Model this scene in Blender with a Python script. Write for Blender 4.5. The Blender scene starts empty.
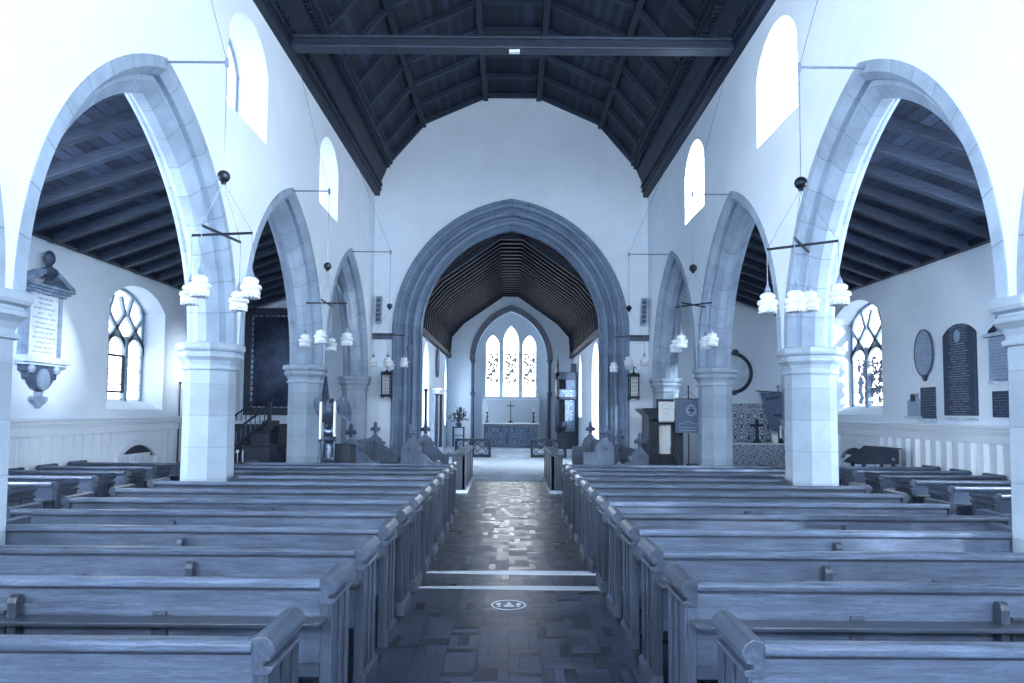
import bpy, bmesh, math, random
from mathutils import Vector, Matrix
random.seed(7)
SC = bpy.context.scene
COL = SC.collection
PI = math.pi

# ------------------------------------------------------------------ materials
class NT:
    def __init__(s, name):
        s.m = bpy.data.materials.new(name); s.m.use_nodes = True
        s.t = s.m.node_tree; s.t.nodes.clear()
        s.out = s.t.nodes.new('ShaderNodeOutputMaterial')
    def n(s, typ, ins=None, **kw):
        nd = s.t.nodes.new(typ)
        for k, v in kw.items(): setattr(nd, k, v)
        for k, v in (ins or {}).items():
            if isinstance(v, bpy.types.NodeSocket): s.t.links.new(v, nd.inputs[k])
            else: nd.inputs[k].default_value = v
        return nd
    def math(s, op, a, b=0.0, c=0.0):
        return s.n('ShaderNodeMath', {0: a, 1: b, 2: c}, operation=op).outputs[0]
    def coord(s, kind='Object', scale=(1, 1, 1), loc=(0, 0, 0)):
        tc = s.n('ShaderNodeTexCoord')
        return s.n('ShaderNodeMapping', {'Vector': tc.outputs[kind], 'Scale': scale, 'Location': loc}).outputs[0]
    def noise(s, vec, scale=5, detail=4, rough=.55):
        return s.n('ShaderNodeTexNoise', {'Vector': vec, 'Scale': scale, 'Detail': detail, 'Roughness': rough}).outputs[0]
    def ramp(s, fac, stops):
        r = s.n('ShaderNodeValToRGB', {0: fac})
        el = r.color_ramp.elements
        while len(el) < len(stops): el.new(.5)
        for e, (p, c) in zip(el, stops): e.position = p; e.color = (*c, 1)
        return r.outputs[0]
    def mix(s, fac, a, b, mode='MIX'):
        m = s.n('ShaderNodeMix', data_type='RGBA', blend_type=mode)
        for k, v in ((0, fac), (6, a), (7, b)):
            if isinstance(v, bpy.types.NodeSocket): s.t.links.new(v, m.inputs[k])
            else: m.inputs[k].default_value = v if k == 0 else (*v, 1)
        return m.outputs[2]
    def bump(s, h, strength=.3, dist=.01):
        return s.n('ShaderNodeBump', {'Height': h, 'Strength': strength, 'Distance': dist}).outputs[0]
    def bsdf(s, col, rough=.6, metal=0.0, normal=None, spec=.5, tint=(.78, .89, 1)):
        ins = {'Base Color': col if isinstance(col, bpy.types.NodeSocket) else (*col, 1), 'Roughness': rough, 'Metallic': metal, 'Specular IOR Level': spec, 'Specular Tint': (*tint, 1)}
        if normal is not None: ins['Normal'] = normal
        b = s.n('ShaderNodeBsdfPrincipled', ins)
        s.t.links.new(b.outputs[0], s.out.inputs[0])
        return s.m
    def sep(s, vec):
        x = s.n('ShaderNodeSeparateXYZ', {0: vec}); return x.outputs
def sc(c, k): return tuple(min(1, v * k) for v in c)

def plain(name, col, rough=.6, metal=0., nscale=14, amt=.25, spec=.5, bump=.15):
    t = NT(name); v = t.coord(); f = t.noise(v, nscale)
    c = t.ramp(f, [(.3, sc(col, 1 - amt)), (.7, sc(col, 1 + amt))])
    return t.bsdf(c, rough, metal, t.bump(f, bump, .004), spec)

PLASTER = (.60, .715, .845)
def m_plaster(name, col=PLASTER, amt=.05):
    t = NT(name); v = t.coord()
    f = t.noise(v, 1.3, 6, .6); g = t.noise(v, 30, 3)
    c = t.ramp(f, [(.3, sc(col, 1 - amt)), (.7, sc(col, 1 + amt))])
    return t.bsdf(c, .85, 0, t.bump(g, .25, .006), .2)

def m_wood(name, axis, col, k=1.0, rough=.36, spec=.5):
    sv = [42, 42, 42]; sv['XYZ'.index(axis)] = 3.2
    t = NT(name); oi = t.n('ShaderNodeObjectInfo')
    tc = t.n('ShaderNodeTexCoord')
    add = t.n('ShaderNodeVectorMath', {0: tc.outputs['Object'], 1: oi.outputs['Location']}, operation='ADD').outputs[0]
    v = t.n('ShaderNodeMapping', {'Vector': add, 'Scale': sv}).outputs[0]
    v2 = t.n('ShaderNodeMapping', {'Vector': add, 'Scale': [q * 3.2 for q in sv]}).outputs[0]
    f = t.noise(v, 1, 5, .65); g = t.noise(v2, 1.6, 3, .75); h = t.noise(add, 2.2, 3)
    c = t.ramp(f, [(.30, sc(col, .42 * k)), (.5, sc(col, k)), (.72, sc(col, 1.75 * k))])
    c = t.mix(t.math('MULTIPLY', t.math('GREATER_THAN', g, .55), .55), c, sc(col, .35 * k))
    c = t.mix(.3, c, t.ramp(h, [(.3, sc(col, .5 * k)), (.7, sc(col, 1.5 * k))]))
    rnd = t.math('ADD', .72, t.math('MULTIPLY', oi.outputs['Random'], .56))
    c = t.n('ShaderNodeMix', {0: 1.0, 6: c, 7: t.n('ShaderNodeCombineColor', {0: rnd, 1: rnd, 2: rnd}).outputs[0]}, data_type='RGBA', blend_type='MULTIPLY').outputs[2]
    return t.bsdf(c, rough, 0, t.bump(t.math('ADD', f, g), .22, .004), spec)

OAK = (.058, .082, .132)
M = {}
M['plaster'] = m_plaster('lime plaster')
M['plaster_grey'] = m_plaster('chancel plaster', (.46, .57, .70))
M['white_paint'] = plain('white panelling paint', (.60, .70, .81), .55, amt=.04)
M['oak_x'] = m_wood('oak grain along X', 'X', OAK, 1.0, .3)
M['oak_rail_lit'] = m_wood('oak rail with painted light', 'X', OAK, 1.15, .24)  # lighter copy of the oak, light from above put into the colour
M['oak_dark'] = m_wood('darker oak shelf', 'X', OAK, .55, .3)
M['oak_z'] = m_wood('oak grain upright', 'Z', OAK, .62, .34)
M['oak_y'] = m_wood('oak grain along Y', 'Y', OAK, .68, .28)
M['dark_oak'] = m_wood('dark stained oak', 'Z', (.016, .025, .048), 1, .45, .35)
M['stall_oak'] = m_wood('choir stall oak', 'Z', (.085, .125, .205), 1, .4)
M['black_iron'] = plain('black iron', (.010, .014, .026), .45, .6)
M['grey_iron'] = plain('grey painted rod', (.16, .22, .32), .5, .2)
M['brass'] = plain('polished brass', (.20, .27, .38), .3, 1.0, amt=.4)
M['dark_brass'] = plain('dark brass', (.055, .08, .13), .4, .6, amt=.4)
M['candle'] = plain('candle wax', (.80, .86, .92), .5, amt=.03)
M['lamp_glass'] = plain('opal lamp glass', (.55, .63, .72), .35, amt=.03)
M['marble'] = plain('white marble', (.42, .53, .66), .5, nscale=5, amt=.18)
M['grey_marble'] = plain('grey veined marble', (.20, .28, .41), .5, nscale=6, amt=.35)
M['dark_marble'] = plain('dark marble moulding', (.045, .068, .12), .4, nscale=8, amt=.35)
M['black_slate'] = plain('black slate', (.018, .026, .05), .45, amt=.3)
M['cloth_white'] = plain('white linen', (.72, .80, .88), .85, amt=.05)
M['leaf'] = plain('dark leaves', (.035, .06, .09), .5, amt=.5)
M['petal'] = plain('pale petals', (.55, .65, .76), .6, amt=.2)
M['chrome'] = plain('pale steel', (.5, .58, .68), .25, 1.0, amt=.1)
M['navy_cloth'] = plain('dark banner cloth', (.055, .085, .15), .85, amt=.3)
M['sticker_and_light_band'] = plain('white vinyl and painted light', (.50, .60, .72), .4, amt=.06)

def m_stone(name, col, joint=None):
    t = NT(name); v = t.coord()
    f = t.noise(v, 2.2, 6, .65); g = t.noise(v, 40, 3)
    c = t.ramp(f, [(.25, sc(col, .74)), (.5, col), (.78, sc(col, 1.22))])
    hgt = g
    if joint == 'uv':
        uv = t.coord('UV')
        b = t.n('ShaderNodeTexBrick', {'Vector': uv, 'Color1': (1, 1, 1, 1), 'Color2': (.74, .74, .74, 1), 'Mortar': (.5, .5, .5, 1), 'Scale': 1.0, 'Mortar Size': .008, 'Brick Width': .42, 'Row Height': 30.0, 'Mortar Smooth': .3})
        b.offset = 0
        c = t.mix(.75, c, b.outputs[0], 'MULTIPLY')
    if joint == 'z':
        geo = t.n('ShaderNodeNewGeometry'); o = t.sep(geo.outputs['Position'])
        q = t.math('FRACT', t.math('MULTIPLY', o[2], 1 / .43))
        row = t.math('FLOOR', t.math('MULTIPLY', o[2], 1 / .43))
        wn = t.n('ShaderNodeTexWhiteNoise', {'W': row}, noise_dimensions='1D').outputs[0]
        c = t.mix(.3, c, t.ramp(wn, [(0, sc(col, .75)), (1, sc(col, 1.2))]))
        c = t.mix(t.math('MULTIPLY', t.math('LESS_THAN', q, .03), .45), c, sc(col, .55))
    return t.bsdf(c, .8, 0, t.bump(hgt, .25, .005), .25)
STONE = (.26, .355, .485)
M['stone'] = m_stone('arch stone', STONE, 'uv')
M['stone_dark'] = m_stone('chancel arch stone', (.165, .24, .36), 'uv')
M['stone_col'] = m_stone('column stone', (.25, .33, .43), 'z')
M['stone_cap'] = m_stone('capital stone', (.26, .34, .44))
M['stone_slab'] = m_stone('pale floor slabs', (.42, .52, .64))

def m_boards(name, col, width=.115):
    t = NT(name); v = t.coord(); o = t.sep(v)
    q = t.math('MULTIPLY', o[0], 1 / width); row = t.math('FLOOR', q); fr = t.math('FRACT', q)
    wn = t.n('ShaderNodeTexWhiteNoise', {'W': row}, noise_dimensions='1D').outputs[0]
    gr = t.noise(t.coord('Object', (30, 1.2, 30)), 1, 4)
    c = t.ramp(wn, [(0, sc(col, .35)), (.6, col), (1, sc(col, 2.6))])
    c = t.mix(.4, c, t.ramp(gr, [(.3, sc(col, .4)), (.7, sc(col, 2.0))]))
    gap = t.math('LESS_THAN', fr, .09)
    c = t.mix(gap, c, sc(col, .12))
    return t.bsdf(c, .6, 0, t.bump(t.math('SUBTRACT', gr, gap), .4, .01), .3)
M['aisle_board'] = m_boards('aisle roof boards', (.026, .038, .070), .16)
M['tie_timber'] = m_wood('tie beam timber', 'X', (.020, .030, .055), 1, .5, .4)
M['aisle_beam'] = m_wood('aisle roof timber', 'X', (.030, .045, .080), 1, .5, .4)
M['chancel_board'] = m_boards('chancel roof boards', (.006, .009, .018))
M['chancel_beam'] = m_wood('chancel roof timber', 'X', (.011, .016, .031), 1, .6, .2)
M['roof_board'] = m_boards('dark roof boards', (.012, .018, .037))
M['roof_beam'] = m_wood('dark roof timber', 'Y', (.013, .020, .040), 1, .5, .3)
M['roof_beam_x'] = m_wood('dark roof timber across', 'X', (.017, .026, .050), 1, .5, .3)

def m_parquet():
    t = NT('parquet blocks'); geo = t.n('ShaderNodeNewGeometry'); o = t.sep(geo.outputs['Position'])
    W = .235
    qx = t.math('MULTIPLY', o[0], 1 / W); qy = t.math('MULTIPLY', o[1], 1 / W)
    cx, cy = t.math('FLOOR', qx), t.math('FLOOR', qy); fx, fy = t.math('FRACT', qx), t.math('FRACT', qy)
    par = t.math('FLOORED_MODULO', t.math('ADD', cx, cy), 2.0)
    s = t.math('ADD', t.math('MULTIPLY', fx, par), t.math('MULTIPLY', fy, t.math('SUBTRACT', 1.0, par)))
    e = t.math('ADD', t.math('MULTIPLY', fy, par), t.math('MULTIPLY', fx, t.math('SUBTRACT', 1.0, par)))
    s3 = t.math('MULTIPLY', s, 3.0); k = t.math('FLOOR', s3); f3 = t.math('FRACT', s3)
    vec = t.n('ShaderNodeCombineXYZ', {0: cx, 1: cy, 2: k}).outputs[0]
    wn = t.n('ShaderNodeTexWhiteNoise', {'Vector': vec}, noise_dimensions='3D').outputs[0]
    gap = t.math('MAXIMUM', t.math('LESS_THAN', f3, .11), t.math('LESS_THAN', e, .045))
    nz = t.noise(geo.outputs['Position'], 26, 4)
    base = (.024, .034, .064)
    c = t.ramp(wn, [(0, sc(base, .4)), (.55, base), (1, sc(base, 1.9))])
    c = t.mix(.3, c, t.ramp(nz, [(.3, sc(base, .5)), (.7, sc(base, 1.6))]))
    c = t.mix(gap, c, sc(base, .15))
    r = t.math('ADD', .25, t.math('MULTIPLY', wn, .2))
    hb = t.math('ADD', t.math('SUBTRACT', 1.0, gap), t.math('MULTIPLY', wn, .5))
    return t.bsdf(c, r, 0, t.bump(hb, .35, .006), .65, (.66, .84, 1))
M['parquet'] = m_parquet()

def m_damask(name, dark, light, s=5.0):
    t = NT(name); v = t.coord(); o = t.sep(v)
    ax = t.math('SINE', t.math('MULTIPLY', o[0], s * PI)); az = t.math('SINE', t.math('MULTIPLY', o[2], s * PI * .62))
    p = t.math('ABSOLUTE', t.math('ADD', ax, az))
    p2 = t.math('ABSOLUTE', t.math('SINE', t.math('MULTIPLY', p, 4.0)))
    nz = t.noise(v, 22, 3)
    q = t.math('GREATER_THAN', t.math('ADD', t.math('MULTIPLY', p2, .55), t.math('MULTIPLY', nz, 1.3)), 1.0)
    c = t.mix(q, dark, light)
    return t.bsdf(c, .85, 0, None, .2)
M['damask'] = m_damask('damask', (.085, .13, .21), (.50, .60, .72), 5.5)
M['damask_small'] = m_damask('small damask', (.085, .13, .21), (.46, .56, .68), 11)
M['altar_cloth'] = m_damask('altar brocade', (.06, .095, .16), (.16, .225, .33), 3.4)

def m_inscribed(name, col, ink, rows=26.0, thr=.5, axis=1):
    t = NT(name); v = t.coord(); o = t.sep(v)
    fr = t.math('FRACT', t.math('MULTIPLY', o[2], rows))
    line = t.math('MULTIPLY', t.math('GREATER_THAN', fr, .35), t.math('LESS_THAN', fr, .75))
    row = t.math('FLOOR', t.math('MULTIPLY', o[2], rows))
    vv = t.n('ShaderNodeCombineXYZ', {0: t.math('MULTIPLY', o[axis], 60.0), 1: t.math('MULTIPLY', row, 7.3), 2: t.math('MULTIPLY', o[2], 90.0)}).outputs[0]
    nz = t.noise(vv, 1.0, 2)
    lim = t.n('ShaderNodeTexWhiteNoise', {'W': row}, noise_dimensions='1D').outputs[0]
    inside = t.math('LESS_THAN', t.math('ABSOLUTE', o[axis]), t.math('ADD', .16, t.math('MULTIPLY', lim, .12)))
    q = t.math('MULTIPLY', t.math('MULTIPLY', line, inside), t.math('GREATER_THAN', nz, thr))
    mot = t.noise(v, 6, 4)
    c = t.ramp(mot, [(.3, sc(col, .85)), (.7, sc(col, 1.15))])
    return t.bsdf(t.mix(q, c, ink), .5, 0, None, .4)
M['tablet_pale'] = m_inscribed('inscribed pale marble', (.46, .56, .69), (.12, .17, .26), 13)
M['tablet_grey'] = m_inscribed('inscribed grey marble', (.26, .35, .49), (.15, .21, .31), 20)
M['tablet_black'] = m_inscribed('inscribed black board', (.028, .042, .08), (.22, .30, .42), 24)
M['tablet_dark'] = m_inscribed('inscribed dark slate', (.03, .045, .085), (.12, .17, .26), 22)

def m_painting():
    t = NT('old dark canvas'); v = t.coord()
    f = t.noise(v, 2.4, 6, .62); g = t.noise(v, 8, 4)
    c = t.ramp(t.math('ADD', t.math('MULTIPLY', f, .8), t.math('MULTIPLY', g, .2)), [(.42, (.009, .015, .034)), (.6, (.022, .036, .07)), (.72, (.10, .15, .23))])
    return t.bsdf(c, .5, 0, None, .2)
M['canvas'] = m_painting()

def m_pane(name, strength, tint=(.93, .97, 1.0), pattern=None, trans=.85):
    t = NT(name)
    col = None
    if pattern:
        v = t.coord(); o = t.sep(v)
        vo = t.n('ShaderNodeTexVoronoi', {'Vector': v, 'Scale': pattern[0]}, feature='DISTANCE_TO_EDGE').outputs[0]
        lead = t.math('LESS_THAN', vo, .05)
        bl = t.noise(v, pattern[1], 5, .6)
        msk = t.math('MULTIPLY', t.math('GREATER_THAN', o[2], pattern[2]), t.math('LESS_THAN', o[2], pattern[3]))
        msk = t.math('MULTIPLY', msk, t.math('LESS_THAN', t.math('ABSOLUTE', o[pattern[4]]), pattern[5]))
        fig = t.math('MULTIPLY', msk, t.math('GREATER_THAN', bl, .475))
        k = t.math('MAXIMUM', t.math('MULTIPLY', lead, .55), t.math('MULTIPLY', fig, .985))
        tcol = t.mix(k, tint, (.03, .05, .09))
        st = t.math('MULTIPLY', t.math('SUBTRACT', 1.0, k), strength)
        em = t.n('ShaderNodeEmission', {'Color': (*tint, 1), 'Strength': st}).outputs[0]
        tr = t.n('ShaderNodeBsdfTransparent', {'Color': tcol}).outputs[0]
    else:
        em = t.n('ShaderNodeEmission', {'Color': (*tint, 1), 'Strength': strength}).outputs[0]
        tr = t.n('ShaderNodeBsdfTransparent', {'Color': (trans, trans, trans, 1)}).outputs[0]
    a = t.n('ShaderNodeAddShader', {0: em, 1: tr}).outputs[0]
    t.t.links.new(a, t.out.inputs[0])
    return t.m

# ------------------------------------------------------------------ mesh helpers
class MB:
    def __init__(s): s.bm = bmesh.new(); s.uv = None
    def face(s, vs):
        try: return s.bm.faces.new(vs)
        except ValueError: return None
    def box(s, x0, x1, y0, y1, z0, z1):
        if x0 > x1: x0, x1 = x1, x0
        if y0 > y1: y0, y1 = y1, y0
        if z0 > z1: z0, z1 = z1, z0
        v = [s.bm.verts.new(p) for p in ((x0,y0,z0),(x1,y0,z0),(x1,y1,z0),(x0,y1,z0),(x0,y0,z1),(x1,y0,z1),(x1,y1,z1),(x0,y1,z1))]
        for f in ((0,3,2,1),(4,5,6,7),(0,1,5,4),(1,2,6,5),(2,3,7,6),(3,0,4,7)): s.face([v[i] for i in f])
        return s
    def prism(s, pts, vec):
        vec = Vector(vec); a = [s.bm.verts.new(p) for p in pts]; b = [s.bm.verts.new(Vector(p) + vec) for p in pts]
        n = len(pts); s.face(list(reversed(a))); s.face(b)
        for i in range(n): s.face([a[i], a[(i+1) % n], b[(i+1) % n], b[i]])
        return s
    def tube(s, p0, p1, r0, r1=None, n=10):
        p0, p1 = Vector(p0), Vector(p1); r1 = r0 if r1 is None else r1
        d = (p1 - p0).normalized(); u = d.orthogonal().normalized(); w = d.cross(u)
        A, B = [], []
        for i in range(n):
            t = 2*PI*i/n; q = u*math.cos(t) + w*math.sin(t)
            A.append(s.bm.verts.new(p0 + q*r0)); B.append(s.bm.verts.new(p1 + q*r1))
        s.face(list(reversed(A))); s.face(B)
        for i in range(n): s.face([A[i], A[(i+1) % n], B[(i+1) % n], B[i]])
        return s
    def path(s, pts, r, n=8):
        for a, b in zip(pts[:-1], pts[1:]): s.tube(a, b, r, r, n)
        return s
    def bar(s, p0, p1, w, h, up=(0,0,1)):
        p0, p1 = Vector(p0), Vector(p1); d = (p1-p0).normalized(); up = Vector(up)
        side = d.cross(up).normalized(); up = side.cross(d).normalized()
        q = [side*w/2+up*h/2, -side*w/2+up*h/2, -side*w/2-up*h/2, side*w/2-up*h/2]
        s.prism([p0+k for k in q], p1-p0); return s
    def lathe(s, prof, c=(0,0,0), n=16, rot=0.0, sx=1.0, sy=1.0):
        rings = []
        for r, z in prof:
            rings.append([s.bm.verts.new((c[0]+sx*r*math.cos(rot+2*PI*i/n), c[1]+sy*r*math.sin(rot+2*PI*i/n), c[2]+z)) for i in range(n)])
        for A, B in zip(rings[:-1], rings[1:]):
            for i in range(n): s.face([A[i], A[(i+1) % n], B[(i+1) % n], B[i]])
        s.face(list(reversed(rings[0]))); s.face(rings[-1]); return s
    def sphere(s, c, r, n=14, sz=1.0):
        k = max(4, n//2)
        return s.lathe([(max(1e-4, r*math.sin(PI*i/k)), -r*sz*math.cos(PI*i/k)) for i in range(k+1)], c, n)
    def holed(s, outer, holes, axis, off, thick):
        """slab with through holes; 2D points (u,z); axis 'X': u is Y and the slab lies at x=off; axis 'Y': u is X"""
        P = (lambda u, z: (off, u, z)) if axis == 'X' else (lambda u, z: (u, off, z))
        ed = []
        for loop in [outer] + holes:
            vs = [s.bm.verts.new(P(*p)) for p in loop]
            ed += [s.bm.edges.new((vs[i], vs[(i+1) % len(vs)])) for i in range(len(vs))]
        r = bmesh.ops.triangle_fill(s.bm, edges=ed, use_beauty=True, use_dissolve=False)
        fs = [g for g in r['geom'] if isinstance(g, bmesh.types.BMFace)]
        e = bmesh.ops.extrude_face_region(s.bm, geom=fs, use_keep_orig=True)
        vs = [g for g in e['geom'] if isinstance(g, bmesh.types.BMVert)]
        bmesh.ops.translate(s.bm, vec=(thick, 0, 0) if axis == 'X' else (0, thick, 0), verts=vs)
        return s
    def build(s, name, mat, parent=None, smooth=False, bevel=0, origin=None, weld=False):
        if weld: bmesh.ops.remove_doubles(s.bm, verts=s.bm.verts, dist=1e-4)
        bmesh.ops.recalc_face_normals(s.bm, faces=s.bm.faces)
        if parent is not None:
            o0 = world_loc(parent)
        elif origin is not None: o0 = Vector(origin)
        else:
            xs = [v.co for v in s.bm.verts]
            o0 = Vector(((min(v.x for v in xs)+max(v.x for v in xs))/2, (min(v.y for v in xs)+max(v.y for v in xs))/2, min(v.z for v in xs)))
        bmesh.ops.translate(s.bm, vec=-o0, verts=s.bm.verts)
        me = bpy.data.meshes.new(name); s.bm.to_mesh(me); s.bm.free()
        me.materials.append(mat)
        if smooth: me.polygons.foreach_set('use_smooth', [True]*len(me.polygons))
        o = bpy.data.objects.new(name, me); COL.objects.link(o)
        if parent is not None: o.parent = parent
        else: o.location = o0
        if bevel:
            b = o.modifiers.new('edge', 'BEVEL'); b.width = bevel; b.segments = 2; b.limit_method = 'ANGLE'; b.angle_limit = .6
        return o
def world_loc(o):
    v = Vector((0,0,0))
    while o is not None: v = v + Vector(o.location); o = o.parent
    return v
def tag(o, label, cat, group=None):
    o['label'] = label; o['category'] = cat
    if group: o['group'] = group
    return o
def thing(name, label, cat, loc, group=None):
    o = bpy.data.objects.new(name, None); COL.objects.link(o); o.location = loc; o.empty_display_size = .2
    return tag(o, label, cat, group)
def struct(o): o['kind'] = 'structure'; return o
def copy_tree(o, parent=None):
    c = o.copy(); COL.objects.link(c); c.parent = parent
    for ch in list(o.children): copy_tree(ch, c)
    return c
def arc_pts(cu, zs, a, h, n=14):
    """pointed arch from left spring to right spring about cu"""
    R = (h*h + a*a)/(2*a); cx = R - a
    te = math.acos(min(1, cx/R)) ; pts = []
    for i in range(n+1):
        th = PI - (PI - (PI - te))*i/n
        th = PI - te*i/n
        pts.append((cu + cx + R*math.cos(th), zs + R*math.sin(th)))
    return pts + [(2*cu - u, z) for u, z in reversed(pts[:-1])]
def arched(cu, a, z0, zs, h, n=10):
    return [(cu - a, z0)] + arc_pts(cu, zs, a, h, n) + [(cu + a, z0)]
def seg_arch(cu, a, zs, h, n=10):
    R = (a*a + h*h)/(2*h); t0 = math.asin(a/R)
    return [(cu + R*math.sin(-t0 + 2*t0*i/n), zs + h - R + R*math.cos(-t0 + 2*t0*i/n)) for i in range(n+1)]
def sweep_arch(section, cu, zs, off, axis, base=None, n=22):
    """section: (radius, depth) loop; both halves of a pointed arch whose arc centres lie off from the axis; base: foot of straight jambs"""
    m = MB(); uvl = m.bm.loops.layers.uv.new('UVMap')
    K = len(section); P = (lambda u, z, d: (d, u, z)) if axis == 'X' else (lambda u, z, d: (u, d, z))
    per = [0]
    for i in range(K):
        a, b = section[i], section[(i+1) % K]; per.append(per[-1] + math.hypot(a[0]-b[0], a[1]-b[1]))
    for sgn in (-1, 1):
        rows = []; lens = []
        if base is not None:
            ks = 10
            for j in range(ks):
                z = base + (zs-base)*j/ks
                rows.append([P(cu + sgn*(r-off), z, d) for r, d in section]); lens.append(z-base)
        R0 = sum(r for r, d in section)/K; L0 = (zs-base) if base is not None else 0
        for j in range(n+1):
            row = []
            for r, d in section:
                th = math.acos(off/r)*j/n
                row.append(P(cu + sgn*(r*math.cos(th) - off), zs + r*math.sin(th), d))
            rows.append(row); lens.append(L0 + R0*math.acos(off/R0)*j/n)
        V = [[m.bm.verts.new(p) for p in row] for row in rows]
        for j in range(len(V)-1):
            for i in range(K):
                f = m.face([V[j][i], V[j][(i+1) % K], V[j+1][(i+1) % K], V[j+1][i]])
                if f:
                    for lp, (q, w) in zip(f.loops, ((per[i], lens[j]), (per[i+1], lens[j]), (per[i+1], lens[j+1]), (per[i], lens[j+1]))):
                        lp[uvl].uv = (w, .3 + q)
        m.face(V[0])
    return m
ORD = ['first','second','third','fourth','fifth','sixth','seventh','eighth','ninth','tenth','eleventh','twelfth','thirteenth','fourteenth','fifteenth','sixteenth','seventeenth','eighteenth','nineteenth','twentieth']

# ------------------------------------------------------------------ camera (24 mm, horizon below the middle: shift and a slight upward tilt)
H = 1.82
cam = bpy.data.cameras.new('camera'); co = bpy.data.objects.new('camera', cam); COL.objects.link(co); SC.camera = co
cam.lens = 24.0117; cam.sensor_width = 36; cam.clip_start = .05; cam.clip_end = 200
pitch, roll = math.radians(3.0), math.radians(.42)
fwd = Vector((0, math.cos(pitch), math.sin(pitch))); up0 = Vector((0, -math.sin(pitch), math.cos(pitch))); rt0 = Vector((1, 0, 0))
rt = rt0*math.cos(roll) + up0*math.sin(roll); up = -rt0*math.sin(roll) + up0*math.cos(roll)
mw = Matrix((rt, up, -fwd)).transposed().to_4x4(); mw.translation = (0, 0, H); co.matrix_world = mw
cam.shift_x = (512 - 510.262)/1024; cam.shift_y = (375.206 - 341.5)/1024

# ------------------------------------------------------------------ room shell
XW, XA, XO = 3.84, 4.20, 7.5          # nave wall face, column line, aisle outer wall
WT = .62                              # arcade wall thickness
YE, YW = 18.95, -8.0                  # east and west ends of the nave
COLY = [.75, 5.20, 9.55, 14.0, 18.43]
ZS, OFF = 2.72, .99                   # springing, arc centre offset
RO, RI = 3.14, 2.76
WALL = {}
BAYS = [((a+b)/2) for a, b in zip(COLY[:-1], COLY[1:])]

m = MB(); m.box(-XO, XO, YW, 17.9, -.2, 0); struct(m.build('floor', M['parquet']))
m = MB(); m.box(-XO-.1, XO+.1, 17.9, 18.25, -.2, 0); m.box(-XO-.1, -2.4, 18.25, YE+.8, -.2, 0); m.box(2.4, XO+.1, 18.25, YE+.8, -.2, 0); m.box(-2.4, 2.4, 18.25, YE+.8, -.2, .13)
m.box(-2.8, 2.8, YE+.8, 25.2, -.2, .13); m.box(-2.8, 2.8, 25.2, 26.6, -.2, .22); m.box(-2.8, 2.8, 26.6, 30.3, -.2, .31)
struct(m.build('floor_chancel', M['stone_slab']))

# window sizes (centre Y, half width, sill, spring, rise)
CLER = [(5.25, .75), (9.74, .75), (14.15, .74), (.8, .75), (-4, .75)]
AISW = {-1: [(-4.5, 1.1), (1.6, 1.1), (7.4, 1.1), (13.72, 1.03)], 1: [(-4.5, 1.1), (1.6, 1.1), (7.4, 1.1), (14.82, 1.07)]}  # all but the last on each side are unseen, added for light
for sd, nm in ((-1, 'left'), (1, 'right')):
    # arcade wall with clerestory holes, standing on the capitals
    out = [(YW, 0), (COLY[0]+.0, 0), (COLY[0]+.0, ZS)]
    for b in BAYS:
        a = RO - OFF - .02
        out += arc_pts(b, ZS, a, math.sqrt((RO-.02)**2-OFF**2), 14)
    out += [(YE, ZS), (YE, 8.05), (YW, 8.05)]
    # drop duplicate points
    o2 = []
    for p in out:
        if not o2 or math.hypot(p[0]-o2[-1][0], p[1]-o2[-1][1]) > 1e-3: o2.append(p)
    holes = [[(c-w, 5.95), (c-w, 7.0)] + seg_arch(c, w, 7.0, .52)[1:-1] + [(c+w, 7.0), (c+w, 5.95)] for c, w in CLER]
    m = MB(); m.holed(o2, holes, 'X', sd*XW, sd*WT); WALL[nm] = struct(m.build('wall_'+nm, M['plaster']))
    # aisle outer wall
    holes = [[(c-w, 1.77), (c-w, 3.86)] + seg_arch(c, w, 3.86, .42)[1:-1] + [(c+w, 3.86), (c+w, 1.77)] for c, w in AISW[sd]]
    m = MB(); m.holed([(YW, 0), (YE, 0), (YE, 4.62), (YW, 4.62)], holes, 'X', sd*XO, sd*.75); struct(m.build('wall_aisle_'+nm, M['plaster']))
    m = MB(); m.prism([(sd*XA, YE, 0), (sd*(XO+.7), YE, 0), (sd*(XO+.7), YE, 6.0), (sd*XA, YE, 6.0)], (0, .4, 0)); struct(m.build('wall_east_aisle_'+nm, M['plaster']))
# nave east wall with the chancel arch, west wall
CZ, COFF, CRO, CRI = 4.0, .52, 3.80, 2.95
arch = arc_pts(0, CZ, CRO-COFF-.02, math.sqrt((CRO-.02)**2-COFF**2), 16)
m = MB(); m.holed([(-4.6, 0), (-(CRO-COFF-.02), 0)] + arch + [(CRO-COFF-.02, 0), (4.6, 0), (4.6, 11.3), (-4.6, 11.3)], [], 'Y', YE, .75); WALL['east'] = struct(m.build('wall_east', M['plaster']))
wz = arched(0, 1.7, 3.0, 6.0, 2.4); wl, wr = arched(-5.9, .8, 1.8, 3.3, .9), arched(5.9, .8, 1.8, 3.3, .9)
m = MB(); m.holed([(-XO-.7, 0), (XO+.7, 0), (XO+.7, 11.3), (-XO-.7, 11.3)], [wz, wl, wr], 'Y', YW-.5, .5); struct(m.build('wall_west', M['plaster']))
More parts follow.
